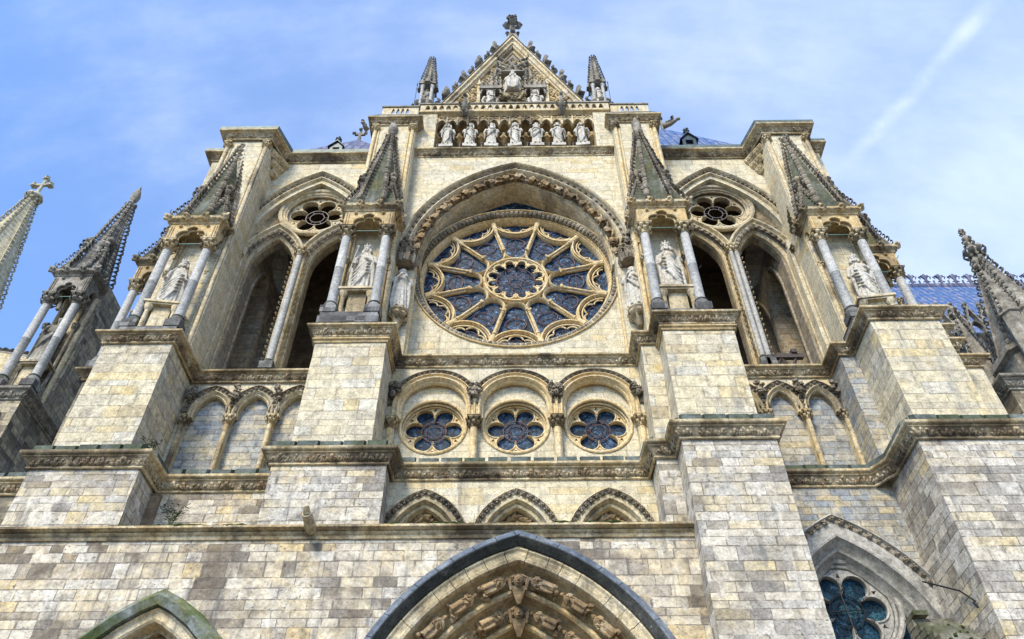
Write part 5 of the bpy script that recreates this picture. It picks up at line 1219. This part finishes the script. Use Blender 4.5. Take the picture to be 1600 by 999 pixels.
cornice('cornice', [(-21.25, 36), (-21.25, 31.18), (-19.77, 31.18), (-19.77, 29.5), (-16.78, 29.5), (-16.2, 31.43), (-9.95, 31.43)], 50.22, .62, .55, TL, .46, slope=.1, mat='carved_trim')
cornice('cornice', [(9.65, 31.43), (16.1, 31.43), (16.68, 29.5), (19.67, 29.5), (19.67, 30.98), (20.87, 30.98), (20.87, 36)], 50.22, .62, .55, TR, .46, slope=.1, mat='carved_trim')
for root, pth in ((TL, [(-21.25, 36), (-21.25, 31.3), (-19.77, 31.3), (-19.77, 29.6), (-16.78, 29.6), (-16.2, 31.5), (-9.95, 31.5)]), (TR, [(9.65, 31.5), (16.1, 31.5), (16.68, 29.6), (19.67, 29.6), (19.67, 31.1), (20.87, 31.1), (20.87, 36)])):
    m = MB(); m.band(pth, [(-.6, .02), (.56, .02), (.58, .38), (.4, .42), (-.6, .42)], 'xy', base=50.26); m.build('parapet_flashing', 'coping_lead', root)
# pyramid roofs behind the parapets
def proof(root, cx, cy, hx, z0, z1, mat):
    m = MB(); m.frustum(cx, cy, z0, z1, hx, 5.2, .05, .05); o = m.build('roof', mat, root)
    m = MB(); m.tube([(cx, cy, z1-.4), (cx, cy, z1+1.5)], [.18, .10], 8); m.box(cx-.45, cx+.45, cy-.08, cy+.08, z1+.8, z1+1.05)
    for dx, dz in ((-.5, .93), (.5, .93), (0, 1.55)): m.inst(FLOWER, (cx+dx, cy-.05, z1+dz), (0, -1, 0), (1, 0, 0), (0, 0, 1), .22)
    m.build('cross', 'grey_carved_stone', o, True)
    return o
o = proof(TL, -13.5, 37.0, 6.4, 50.3, 61.6, 'slate_blue_roof')
def dormer(x, y, z, s, parent):
    m = MB(); m.plate([[(x-.55*s, z), (x+.55*s, z), (x+.55*s, z+.9*s), (x, z+1.7*s), (x-.55*s, z+.9*s)], [(x-.3*s, z+.15*s), (x+.3*s, z+.15*s), (x+.3*s, z+.8*s), (x-.3*s, z+.8*s)]], y, y+1.6*s)
    m.plate([[(x-.75*s, z+.75*s), (x, z+1.85*s), (x+.75*s, z+.75*s), (x, z+1.68*s)]], y-.15, y+1.8*s); m.box(x-.3*s, x+.3*s, y+.3*s, y+1.4*s, z+.1*s, z+.85*s)
    m.inst(FINIAL, (x, y+.1, z+1.7*s), (1, 0, 0), (0, 1, 0), (0, 0, 1), .5*s); d = m.build('dormer', 'lead_dark', parent)
dormer(-13.75, 33.3, 54.0, .85, o)
o = proof(TR, 12.6, 37.0, 6.8, 50.3, 62.8, 'blue_lead_roof')
dormer(13.2, 33.5, 54.7, .95, o)
# gap walls and central roof behind the gable
m = MB(); V = [(-6.9, 32.6, 54.5), (6.3, 32.6, 54.5), (-.3, 32.6, 68), (-6.9, 60, 54.5), (6.3, 60, 54.5), (-.3, 60, 68)]; m.add(V, [(0, 1, 2), (3, 5, 4), (0, 2, 5, 3), (1, 4, 5, 2)]); m.build('roof', 'slate_blue_roof', FA)

# ------------------------------------------------------------------ tabernacles on the buttresses
def trefoil_hole(xa, w, zs, zb):
    """three-lobed arch outline"""
    P = [(xa-w, zb), (xa-w, zs)]
    for cx_, cz_, r, a0, a1, n in ((-w*.50, zs+.0, w*.50, 180, 72, 6), (0, zs+w*.46, w*.47, 158, 22, 8), (w*.50, zs+.0, w*.50, 108, 0, 6)):
        P += [(xa+cx_+r*math.cos(R(a0+(a1-a0)*i/n)), cz_+r*math.sin(R(a0+(a1-a0)*i/n))) for i in range(n+1)]
    return P+[(xa+w, zs), (xa+w, zb)]
def crocket_ridge(p0, p1, out, n, s, parent, mat, name='ridge', r=.07):
    p0, p1, out = np.array(p0, float), np.array(p1, float), np.array(out, float); d = p1-p0; d /= np.linalg.norm(d)
    out = out-d*out.dot(d); out /= np.linalg.norm(out); wv = np.cross(out, d); m = MB()
    m.tube([p0, p1], [r, r*.6], 6)
    for k in range(n):
        t = (k+.5)/n; q = p0+(p1-p0)*t
        m.inst(LEAF, q+out*.03, out, d, wv, s*rng.uniform(.88, 1.1)*(1-.2*t))
    return m.build(name, mat, parent)
def tabernacle(loc, label, w=1.115, colh=5.4, caph=.75, body=1.45, spire=9.4, mats=None, group='open stone tabernacles on the buttresses', back=False):
    M2 = dict(col='shaft_marble', cap='carved_trim', body='ochre_trim', spire='spire_slate_stone', ridge='sooty_carving', eave='carved_trim'); M2.update(mats or {})
    root = empty('tabernacle', (0, 0, 0), label, 'tabernacle', group)
    z0 = 1.75
    m = MB(); m.box(-w-.42, w+.42, -.42, 1.2, 0, .5); m.box(-w-.34, w+.34, -.36, 1.2, .5, .8); m.build('base', 'dark_weathered_stone', root)
    for sx in (-1, 1):
        m = MB(); r = .255; m.lathe(sx*w, 0, [(r, 0), (r*.98, colh*.5-.02), (r*1.04, colh*.5), (r*.98, colh*.5+.02), (r*.93, colh)], 20, z0); o = m.build('column', M2['col'], root, True)
        m = MB(); m.lathe(sx*w, 0, [(.40, -.5), (.40, -.3), (.36, -.25), (.30, -.14), (.34, -.08), (.28, 0), (.23, .05)], 16, z0); m.box(sx*w-.40, sx*w+.40, -.40, .40, z0-.95, z0-.48); m.build('column_base', 'dark_weathered_stone', o, True)
        m = MB(); capital(m, sx*w, 0, z0+colh, .235, caph, 14); m.build('capital', M2['cap'], o, True)
        # slim rear shafts against the wall
        m = MB(); m.lathe(sx*(w+.02), .95, [(.11, 0), (.105, colh-.3)], 10, z0-.9); o = m.build('rear_shaft', M2['body'], root, True)
        m = MB(); capital(m, sx*(w+.02), .95, z0+colh-1.2, .11, .45, 8); m.build('rear_capital', M2['cap'], o, True)
    zb = z0+colh+caph; hw = w+.30; zt = zb+body
    m = MB(); m.plate([[(-hw, zb), (-w+.28, zb), (w-.28, zb), (hw, zb), (hw, zt), (-hw, zt)][:1]+[(-w+.26, zb)]+trefoil_hole(0, w-.26, zb+.30, zb)[1:-1]+[(w-.26, zb), (hw, zb), (hw, zt), (-hw, zt)]], -.28, .05)
    hole = [( .35+.5*0, 0)]
    for sx in (-1, 1):
        A2 = Arch(.72, .40, zb+.25, zb+1.0, zb-.3, 7); mp = (lambda a, b, c: (c, a, b))
        xa, xb = (sx*hw, sx*(hw-.25)); m.plate([[(.05, zb), (.32, zb)]+A2.pts(0)[1:-1]+[(1.12, zb), (1.35, zb), (1.35, zt), (.05, zt)]], min(xa, xb), max(xa, xb), map3=mp)
    m.box(-hw+.25, hw-.25, .05, 1.3, zt-.25, zt); c = m.build('canopy', M2['body'], root)
    m = MB(); th = trefoil_hole(0, w-.26, zb+.30, zb)
    m.tube([(p[0], -.31, p[1]) for p in th], .055, 6); m.tube([((p[0])*.86, -.12, zb+(p[1]-zb)*.86) for p in th], .05, 6)
    for sx in (-1, 1):
        m.lathe(sx*(hw-.1), -.3, [(.05, 0), (.05, body-.35)], 8, zb+.1); m.lathe(sx*(hw-.24), -.3, [(.035, 0), (.035, body-.35)], 8, zb+.1)
        m.inst(FLOWER, (sx*(w-.32), -.28, zt-.3), (0, -1, 0), (1, 0, 0), (0, 0, 1), .14)
    m.build('canopy_moulding', M2['body'], c, True)
    m = MB(); pts = [(-hw, 1.35), (-hw, -.28), (hw, -.28), (hw, 1.35)]
    m.band(pts, [(0, -.1), (.05, -.1), (.1, .02), (.24, .1), (.3, .16), (.32, .34), (.1, .4), (-.4, .4)], 'xy', base=zt)
    for p, t in resample(pts, .42): m.inst(rng.choice(BLOBS), (p[0]+t[1]*.26, p[1]-t[0]*.26, zt+.2), (1, 0, 0), (0, 1, 0), (0, 0, 1), .1)
    for x, y in ((-hw-.2, -.48), (-.55, -.52), (.55, -.52), (hw+.2, -.48), (hw+.25, .6), (-hw-.25, .6)):
        m.inst(KNOBS[2], (x, y, zt+.28), (1, 0, 0), (0, 1, 0), (0, 0, 1), .23); m.inst(LEAF, (x, y, zt+.3), (x*.7, -.8, .1), (0, 0, 1), (1, 0, 0), .32)
    m.build('eave', M2['eave'], c, True, angle=35)
    # spire
    ze = zt+.36; cx, cyy = 0, .95; Ra = hw+.16; top = np.array([cx, cyy+.1, ze+spire])
    base = [np.array([cx+Ra*1.02*math.cos(R(22.5+45*k)), cyy+Ra*.98*math.sin(R(22.5+45*k)), ze]) for k in range(8)]
    m = MB(); V = base+[top+(b-np.array([cx, cyy, ze]))*.05 for b in base]; m.add(V, [(k, (k+1) % 8, 8+(k+1) % 8, 8+k) for k in range(8)]+[tuple(range(8))[::-1], tuple(range(8, 16))]); sp_ = m.build('spire', M2['spire'], root)
    for k in range(8):
        if R(22.5+45*k) < math.pi*.93 and R(22.5+45*k) > .3: nn = 12
        b = base[k]; tp = V[8+k]
        if 1 <= k <= 2: continue
        crocket_ridge(b, tp, (b[0]-cx, b[1]-cyy, .2), 21, .54, sp_, M2['ridge'], 'ridge', .05)
    # corner gablets
    for sx, sy in ((-1, -1), (1, -1)):
        cx2, cy2 = cx+sx*(hw+.08), cyy+sy*(1.32); apex = np.array([cx+sx*(hw*.60), cyy+sy*.80, ze+2.7])
        pA, pB, pC = np.array([cx2, cy2, ze]), np.array([cx+sx*(hw+.08), cyy-.1, ze]), np.array([cx+sx*.45, cy2, ze])
        m = MB(); m.add([pA, pB, pC, apex], [(0, 1, 3), (2, 0, 3), (1, 2, 3), (0, 2, 1)]); g2 = m.build('gablet', M2['spire'], root)
        for p in (pA, pB, pC): crocket_ridge(p, apex, (p[0]-cx+(sx*.4), p[1]-cyy-.4, .1), 7, .42, g2, M2['ridge'], 'gablet_ridge', .06)
        m = MB(); m.inst(FINIAL, apex-np.array([0, 0, .15]), (1, 0, 0), (0, 1, 0), (0, 0, 1), .72); m.build('gablet_finial', M2['ridge'], g2, True)
    m = MB(); m.lathe(top[0], top[1], [(.10, -.3), (.13, 0), (.30, .25), (.13, .5), (.14, .6), (.30, .95), (.34, 1.4), (.22, 1.9), (.10, 2.1), (.13, 2.2), (.03, 2.6)], 10, top[2])
    for k in range(4): a = k*math.pi/2+.3; e = (math.cos(a), math.sin(a), 0); m.inst(LEAF, (top[0]+e[0]*.1, top[1]+e[1]*.1, top[2]), e, (0, 0, 1), (-e[1], e[0], 0), .5)
    m.build('finial', 'grey_carved_stone', sp_, True)
    # iron hooks that keep the birds and lightning cable off, tie rod across the arch
    m = MB(); m.tube([(-w, .0, zb-.1), (w, .0, zb-.1)], .022, 6); m.build('tie_rod', 'copper_green', root)
    for x, y, z, dx, dz in ((-w-.2, .5, z0+2.6, .25, -.5), (w+.15, .5, z0+3.2, .3, -.45), (-w-.25, -.3, zt+.4, -.25, .25), (w+.25, .3, zt-.4, .3, .1)):
        m = MB(); m.tube([(x, y, z), (x+dx, y-.35, z+dz)], .02, 5); m.tube([(x+dx, y-.35, z+dz), (x+dx+.08, y-.4, z+dz+.14)], .018, 5); m.build('iron_hook', 'iron_black', root)
    for x in (-.35, 0, .35):
        m = MB(); m.tube([(x, -.42, zt+.3), (x+.04, -.44, zt+.85)], .012, 4); m.build('spike', 'iron_pale', root)
    root.location = loc
    return root
TB = tabernacle((-8.52, 28.3, 30.12), 'tabernacle left of the rose window with a crowned statue holding a rod')
def tab_copy(loc, label, sx=1):
    c = copy_tree(TB); c.location = loc; c['label'] = label; c.scale = (sx, 1, 1); return c
tab_copy((8.2, 28.2, 30.0), 'tabernacle right of the rose window with a bearded king in it')
tab_copy((-18.72, 28.85, 29.8), 'tabernacle on the far left buttress of the front, king leaning behind its column')
tab_copy((18.1, 28.65, 29.75), 'tabernacle on the far right buttress of the front, draped king inside')
tab_copy((-21.85, 32.1, 30.0), 'partly hidden tabernacle behind the far left one, against the sky', .95)
tab_copy((21.35, 31.7, 30.0), 'partly hidden tabernacle behind the far right one, against the sky', .95)

def pedestal(x, y, z0, z1, parent_st, h):
    """a slab on small shafts under a statue; child of the statue, in its local units"""
    m = MB(); H = (z1-z0)/h
    m.box(-.26, .26, -.17, .17, -.035, .002); m.box(-.23, .23, -.15, .15, -.06, -.036); m.box(-.12, .12, -.08, .1, -H, -.06)
    for sx in (-1, 1):
        m.lathe(sx*.18, -.1, [(.03, 0), (.03, H-.16)], 10, -H); m.lathe(sx*.18, -.1, [(.03, 0), (.06, .06), (.065, .1)], 10, -.165)
    o = m.build('pedestal', 'pale_trim', None, True, angle=30); o.parent = parent_st
for key, x, y, z, h, rz, lab in (('queenly', -8.45, 28.85, 33.1, 3.95, 0, 'crowned curly-haired stone statue with a rod between the columns left of the rose'),
                                 ('bearded_king', 8.25, 28.75, 32.85, 4.05, 0, 'bearded crowned stone king in a pleated robe between the columns right of the rose'),
                                 ('striding_king', -18.65, 29.1, 32.5, 3.75, 8, 'crowned stone king partly behind a column on the far left buttress'),
                                 ('right_king', 18.5, 28.95, 32.2, 3.7, -8, 'crowned stone king with swept mantle on the far right buttress')):
    st = statue(key, (x, y, z), h, rz, 'statue', lab, 'statue', 'crowned kings in the tabernacles'); pedestal(x, y, 30.3, z, st, h)
# the pair of statues flanking the rose, with canopy and corbel
for key, x, rz, lab in (('pilgrim', -6.5, 18, 'bearded statue with joined hands on a corbel left of the rose window'), ('elder', 6.4, -18, 'long-haired statue with joined hands on a corbel right of the rose window')):
    st = statue(key, (x, 30.0, 33.05), 3.45, rz, 'statue', lab, 'statue', 'statues flanking the rose window')
    m = MB(); m.lathe(x, 30.05, [(.12, -1.25), (.2, -1.0), (.34, -.6), (.5, -.15), (.55, -.1), (.55, 0)], 12, 33.04)
    for k in range(8): a = 2*math.pi*k/8; e = (math.cos(a), math.sin(a), 0); m.inst(LEAF, (x+e[0]*.25, 30.05+e[1]*.25, 32.35), e, (0, 0, 1), (-e[1], e[0], 0), .5)
    m.build('corbel', 'pale_trim', FA, True)
    m = MB(); m.lathe(x, 30.05, [(.52, 0), (.56, .3), (.5, .55), (.3, .7)], 8, 36.95)
    for k in range(8):
        a = 2*math.pi*(k+.5)/8; cx2, cy2 = x+.52*math.cos(a), 30.05+.52*math.sin(a)
        m.frustum(cx2, cy2, 36.85, 37.3, .04, .04, .14, .14); m.frustum(cx2, cy2, 37.3, 38.3, .13, .13, .02, .02)
        for q in range(4): m.inst(rng.choice(BLOBS), (cx2+rng.uniform(-.12, .12), cy2-.08, 37.5+q*.22), (1, 0, 0), (0, 1, 0), (0, 0, 1), .09)
    m.lathe(x, 30.05, [(.3, 0), (.34, .5), (.22, .9), (.1, 1.4)], 8, 37.6)
    for q in range(16): m.inst(rng.choice(KNOBS), (x+rng.uniform(-.4, .4), 29.9+rng.uniform(-.2, .2), 37.9+rng.uniform(0, 1.3)), (1, 0, 0), (0, 1, 0), (0, 0, 1), rng.uniform(.1, .18))
    m.build('canopy', 'sooty_carving', FA, True)

# small crocketed pinnacles beside the gable, each with a figure in its niche
def pinnacle(x, y, z, label, figlab, s2):
    root = empty('pinnacle', (x, y, z), label, 'pinnacle', 'pinnacles beside the gable')
    m = MB(); m.lathe(x, y, [(.95, 0), (.9, .3), (.7, .6), (.75, .75)], 8, z, ph=R(22.5))
    for k in range(12): a = 2*math.pi*k/12; m.inst(LEAF, (x+.7*math.cos(a), y+.7*math.sin(a), z+.1), (math.cos(a), math.sin(a), 0), (0, 0, 1), (-math.sin(a), math.cos(a), 0), .7)
    m.build('base', 'grey_carved_stone', root, True)
    for k in range(4):
        a = math.pi/4+k*math.pi/2; m = MB(); m.lathe(x+.52*math.cos(a), y+.52*math.sin(a), [(.14, 0), (.13, 2.7), (.2, 2.9), (.2, 3.0)], 10, z+.75); m.build('shaft', 'shaft_marble', root, True)
    m = MB(); m.box(x-.35, x+.35, y+.1, y+.3, z+.75, z+3.7); m.build('niche_back', 'brown_carving', root)
    m = MB(); m.lathe(x, y, [(.62, 0), (.74, .1), (.74, .3), (.66, .4)], 8, z+3.75, ph=R(22.5))
    for k in range(8): a = 2*math.pi*k/8; m.frustum(x+.62*math.cos(a), y+.62*math.sin(a), z+3.8, z+4.9, .2, .2, .01, .01)
    m.build('canopy', 'grey_carved_stone', root)
    m = MB(); m.lathe(x, y, [(.52, 0), (.1, 4.9)], 8, z+4.1, ph=R(22.5)); sp2 = m.build('spire', 'grey_carved_stone', root)
    for k in range(8): a = R(22.5+45*k); crocket_ridge((x+.58*math.cos(a), y+.58*math.sin(a), z+4.1), (x+.1*math.cos(a), y+.1*math.sin(a), z+9.0), (math.cos(a), math.sin(a), 0), 11, .32, sp2, 'grey_carved_stone', r=.05)
    m = MB(); m.tube([(x-s2*-.9, y, z+1.5), (x+s2*.9, y, z+4.6)], .02, 5); m.tube([(x+s2*.9, y, z+4.6), (x+s2*.9, y, z+4.9)], .04, 5); m.build('iron_rod', 'iron_black', root)
    statue('headless' if s2 < 0 else 'g_d', (x, y-.25, z+.95), 2.4, 0, 'statue', figlab, 'statue')
pinnacle(-6.85, 30.9, 55.0, 'small crocketed stone pinnacle left of the gable', 'small stone figure in the niche of the left pinnacle beside the gable', -1)
pinnacle(6.25, 30.9, 54.9, 'small crocketed stone pinnacle right of the gable', 'small stone figure in the niche of the right pinnacle beside the gable', 1)

# ------------------------------------------------------------------ dark buttress pier and spires at the far left
DK = dict(col='shaft_marble', cap='grey_carved_stone', body='grey_carved_stone', spire='dark_weathered_stone', ridge='grey_carved_stone', eave='grey_carved_stone')
t2 = tabernacle((-28.42, 34.0, 30.45), 'dark crocketed tabernacle standing free at the far left with a headless statue', w=.90, colh=5.9, caph=.9, body=1.6, spire=8.7, mats=DK, group='spires at the left edge')
BP = empty('buttress_pier', (-29, 36, 0), 'dark weathered buttress pier at the left edge under the dark tabernacle', 'buttress')
m = MB(); m.box(-30.6, -26.9, 33.2, 38.5, 0, 30.35); m.build('pier', 'old_brown_blocks', BP)
m = MB(); m.box(-29.3, -26.9, 35.2, 38.3, 30.3, 41.2); m.build('pier_head', 'old_brown_blocks', BP)
for k in range(4):
    m = MB(); m.lathe(-29.1+.62*k, 35.15, [(.17, 0), (.16, 9.3)], 12, 30.5); o = m.build('column', 'pale_trim' if k % 2 else 'carved_trim', BP, True)
    m = MB(); m.lathe(-30.3+.8*k, 33.12, [(.18, 0), (.17, 12)], 12, 16.5); m.lathe(-30.3+.8*k, 33.12, [(.18, 0), (.3, .3), (.32, .4)], 12, 28.5); m.build('column', 'pale_trim', BP, True)
cornice('cornice', [(-30.6, 38), (-30.6, 33.2), (-26.9, 33.2), (-26.9, 38)], 30.45, .7, .4, BP, .36, mat='grey_carved_stone', slope=.1)
st = statue('headless', (-28.4, 34.75, 33.6), 4.1, 0, 'statue', 'worn dark stone statue between the columns of the dark tabernacle at the left', 'statue'); pedestal(0, 0, 31, 33.6, st, 4.1)

def big_spire(x, y, zb, zt, rb, label, mat, rmat, group, cross=True, ncr=30, crs=.5, sides=8, pins=True, fs=1.):
    root = empty('spire', (x, y, zb), label, 'spire', group)
    m = MB(); m.lathe(x, y, [(rb, 0), (rb*.10, zt-zb)], sides, zb, ph=R(22.5)); m.build('spire_body', mat, root)
    for k in range(sides):
        a = R(22.5)+2*math.pi*k/sides; c, s = math.cos(a), math.sin(a)
        crocket_ridge((x+rb*c, y+rb*s, zb), (x+rb*.1*c, y+rb*.1*s, zt), (c, s, 0), ncr, crs, root, rmat, r=.1)
    m = MB(); m.lathe(x, y, [(rb*.1, 0), (.55*fs, .4), (.75*fs, .8), (.5*fs, 1.2), (.3*fs, 1.5)], 10, zt-.3)
    for k in range(8): a = k*math.pi/4; m.inst(LEAF, (x+.3*math.cos(a), y+.3*math.sin(a), zt), (math.cos(a), math.sin(a), 0), (0, 0, 1), (-math.sin(a), math.cos(a), 0), .8)
    m.build('collar', rmat, root, True)
    m = MB()
    if cross:
        m.tube([(x, y, zt+1), (x, y, zt+3.6)], .16, 8); m.tube([(x-.8, y, zt+2.5), (x+.8, y, zt+2.5)], .17, 8)
        for dx, dz in ((-.8, 2.5), (.8, 2.5), (0, 3.6)): m.inst(KNOBS[1], (x+dx, y, zt+dz), (1, 0, 0), (0, 1, 0), (0, 0, 1), .32)
    else: m.inst(FINIAL, (x, y, zt+.9), (1, 0, 0), (0, 1, 0), (0, 0, 1), 1.2*fs); m.inst(FINIAL, (x, y, zt+1+2.2*fs), (1, 0, 0), (0, 1, 0), (0, 0, 1), .7*fs)
    m.build('finial', rmat, root, True)
    m = MB(); m.lathe(x, y, [(rb*1.15, -5), (rb*1.15, -.6), (rb*1.3, -.4), (rb*1.3, 0), (rb, .1)], sides, zb, ph=R(22.5)); m.build('drum', mat, root)
    if pins:
        for k in range(4):
            a = R(45+90*k); px, py = x+rb*1.35*math.cos(a), y+rb*1.35*math.sin(a)
            m = MB(); m.lathe(px, py, [(rb*.24, -4), (rb*.24, 1.5), (rb*.3, 1.6), (.05, 6.2)], 6, zb); o = m.build('corner_pinnacle', mat, root)
            for j in range(4): b = R(90*j+30); crocket_ridge((px+rb*.26*math.cos(b), py+rb*.26*math.sin(b), zb+1.6), (px, py, zb+6.2), (math.cos(b), math.sin(b), 0), 9, crs*.75, o, rmat, r=.05)
            m = MB(); m.inst(FINIAL, (px, py, zb+5.9), (1, 0, 0), (0, 1, 0), (0, 0, 1), .7); m.build('pinnacle_finial', rmat, o, True)
    return root
big_spire(-46.3, 45, 46.0, 64.6, 3.5, 'pale crocketed spire topped by a stone cross at the left edge', 'light_spire_stone', 'light_spire_stone', 'spires at the left edge', ncr=34, crs=.55, pins=False)
# flying buttress behind the dark pier
FB = empty('flying_buttress', (-33, 39, 0), 'pale arched flying buttress crossing behind the dark pier at the left edge', 'buttress')
m = MB(); P = [(-44+k*.9, 38.0+math.sin(k/14*math.pi*.5)*3.2-(k*.34)) for k in range(15)]
top_ = [(x, z+1.7+.02*i) for i, (x, z) in enumerate(P)]; m.plate([P+top_[::-1]], 39.5, 40.3); m.build('flyer', 'pale_trim', FB)
m = MB()
for p, t in resample(top_, .55): m.inst(LEAF, vec3(p, 39.6), (-t[1], 0, t[0]), (t[0], 0, t[1]), (0, 1, 0), .6)
m.tube([vec3(p, 39.6) for p in top_], .14, 6); m.build('crockets', 'grey_carved_stone', FB)

# ------------------------------------------------------------------ far right: roof, arcade, spire and dark pier
NR = empty('nave_roof', (45, 55, 40), 'long blue lead roof behind the right tabernacle', 'roof')
m = MB(); m.add([(33, 50, 49.5), (75, 50, 49.5), (75, 58, 65.4), (33, 58, 65.4), (33, 66, 49.5), (75, 66, 49.5)], [(0, 1, 2, 3), (3, 2, 5, 4), (0, 3, 4), (1, 5, 2)]); m.build('roof_slope', 'blue_lead_roof', NR)
m = MB(); m.box(33, 75, 50.3, 64, 20, 49.6); m.build('wall', 'dark_weathered_stone', NR)
m = MB(); m.box(33, 75, 57.9, 58.1, 65.3, 65.8)
for k in range(26):
    x = 36+k*1.55
    m.tube([(x, 58, 65.6), (x, 58, 67.0)], [.12, .2], 6); blob(m, (x, 58, 66.95), (.2, .15, .45))
    for sx in (-1, 1):
        m.tube([(x, 58, 66.5), (x+sx*.35, 58, 67.1), (x+sx*.62, 58, 66.9), (x+sx*.5, 58, 66.6)], [.1, .14, .1, .05], 6); m.tube([(x, 58, 66.3), (x+sx*.38, 58, 66.1)], [.1, .06], 6)
    m.tube([(x+.77, 58, 65.7), (x+.77, 58, 66.3)], [.07, .12], 6)
m.build('crest', 'slate_blue_roof', NR)
AR = empty('gabled_arcade', (34, 44, 36), 'dark lead-capped row of small gabled arches below the blue roof', 'arcade')
for k in range(9):
    x = 29.6+k*1.15; z = 45.4
    m = MB(); A2 = Arch(x, .45, z, z+.75, z-.4, 7)
    m.band(A2.pts(), [(-.02, 44.6), (-.02, 44.2), (.08, 44.1), (.14, 44.2), (.14, 44.6)])
    m.band([(x-.62, z+.3), (x, z+2.3), (x+.62, z+.3)], [(-.06, 44.6), (-.06, 44.15), (.08, 44.15), (.08, 44.6)])
    for q in (-1, 1):
        for j in range(3): m.inst(LEAF, (x+q*(.5-.16*j), 44.3, z+.7+.5*j), (q, 0, .3), (0, 0, 1), (0, 1, 0), .34)
    m.inst(FINIAL, (x, 44.35, z+2.2), (1, 0, 0), (0, 1, 0), (0, 0, 1), .42)
    m.build('gable', 'grey_carved_stone', AR)
    m = MB(); m.lathe(x-.62, 44.3, [(.13, 0), (.13, 3.6), (.22, 3.8), (.22, 4.0)], 8, z-4.4); m.build('column', 'lead_dark', AR, True)
m = MB(); m.box(28.5, 41, 45.6, 47, 20, 46.3); m.box(28.5, 41, 43.9, 45.7, 40.4, 41.0); m.build('wall', 'dark_weathered_stone', AR)
big_spire(33.7, 38.5, 37.0, 47.2, 2.4, 'dark bluish crocketed spire rising at the right edge', 'grey_carved_stone', 'grey_carved_stone', 'spires at the right edge', cross=False, ncr=17, crs=.54, fs=.62)
RP = empty('buttress_pier', (27.5, 32, 0), 'dark buttress at the right edge beside the stepped pier', 'buttress')
m = MB(); m.box(26.3, 30, 33.2, 37, 0, 30.2); m.build('pier', 'old_brown_blocks', RP)
cornice('cornice', [(26.3, 37), (26.3, 33.2), (30, 33.2)], 30.6, .8, .5, RP, .4, mat='grey_carved_stone', slope=.3)
m = MB(); m.box(23.5, 34, 37.2, 38, 0, 31.5); m.build('wall', 'dark_weathered_stone', RP)
m = MB(); m.band(Arch(27.0, 3.0, 24.5, 28.4, 15, 14).pts(), [(0, 33.19), (0, 32.9), (-.15, 32.85), (-.3, 33.0), (-.6, 33.1), (-.7, 33.19)]); m.build('arch_moulding', 'pale_trim', RP, True, angle=30)

# ------------------------------------------------------------------ small things
TR2 = empty('trestle', (14.0, 32.0, 29.93), 'dark wooden trestle standing in the right open arch beside the double column', 'trestle')
m = MB(); m.box(13.0, 15.5, 32.3, 32.55, 31.55, 31.85); m.box(14.9, 15.2, 32.2, 32.6, 31.85, 32.1); m.build('top_beam', 'old_wood', TR2)
for x0, x1 in ((13.5, 14.3), (14.3, 13.5), (14.4, 15.1), (15.2, 14.3)):
    m = MB(); m.tube([(x0, 32.45, 29.95), (x1, 32.42, 31.6)], .09, 4); m.build('leg', 'old_wood', TR2)
def weed(x, y, z, h, n, label):
    root = empty('weed', (x, y, z), label, 'plant'); rg = random.Random(int(x*100))
    for k in range(n):
        m = MB(); dx, dy = rg.uniform(-.6, .6), rg.uniform(-.35, .1); P = [(x, y, z), (x+dx*.4, y+dy*.4, z+h*.5), (x+dx, y+dy, z+h*rg.uniform(.6, 1))]
        m.tube(P, [.014, .011, .006], 5)
        for j in range(14):
            t = .25+.75*j/13; i = 0 if t < .5 else 1; a, b = np.array(P[i]), np.array(P[i+1]); q = a+(b-a)*(t*2-i); ang = rg.uniform(0, 6.28)
            e = np.array([math.cos(ang), math.sin(ang)*.6, rg.uniform(-.1, .5)]); w3 = np.array([-e[1], e[0], .2]); s5 = rg.uniform(.06, .12)
            m.add([q, q+e*s5+w3*s5*.35, q+e*s5*2, q+e*s5-w3*s5*.35], [(0, 1, 2, 3)])
        m.build('stem', 'leaf_green', root)
weed(-13.6, 27.35, 18.3, 1.15, 9, 'leafy weed growing on the mossy ledge above the left portal arch')
weed(-16.3, 28.9, 22.9, .9, 4, 'thin weed on the lower cornice beside the left buttress')
HR = empty('handrail', (16, 29, 15), 'thin black iron rod bracketed beside the lower right buttress', 'handrail')
m = MB(); m.tube([(15.5, 29.2, 16.8), (16.2, 28.2, 15.9), (16.25, 27.6, 15.2)], .035, 6); m.build('rod', 'iron_black', HR)
m = MB(); m.tube([(16.25, 27.6, 15.2), (16.1, 27.5, 15.1), (16.2, 27.5, 14.9)], .04, 6); m.build('bracket', 'iron_black', HR)
SR = empty('stair_roof', (15.6, 29, 12), 'mossy green stepped stone roof in the corner at the lower right', 'roof')
for k in range(7):
    m = MB(); m.box(14.75+k*.02, 16.28, 28.4-.35*k+1.2, 30.2, 15.5-.30*k-.3, 15.5-.30*k); m.build('step', 'mossy_ledge', SR)
m = MB(); m.box(14.75, 15.3, 29.3, 30.2, 15.52, 15.7); m.build('cap_slab', 'mossy_ledge', SR)
m = MB()
RG = random.Random(5)
for j in range(36):
    k = RG.randint(0, 6); yy = 28.4-.35*k+1.2
    m.inst(rng.choice(BLOBS), (RG.uniform(14.9, 16.2), yy+RG.uniform(-.03, .2), 15.5-.3*k-RG.uniform(0, .25)), (1, 0, 0), (0, 1, 0), (0, 0, 1), RG.uniform(.04, .1))
m.build('moss', 'moss_green', SR)['kind'] = 'stuff'
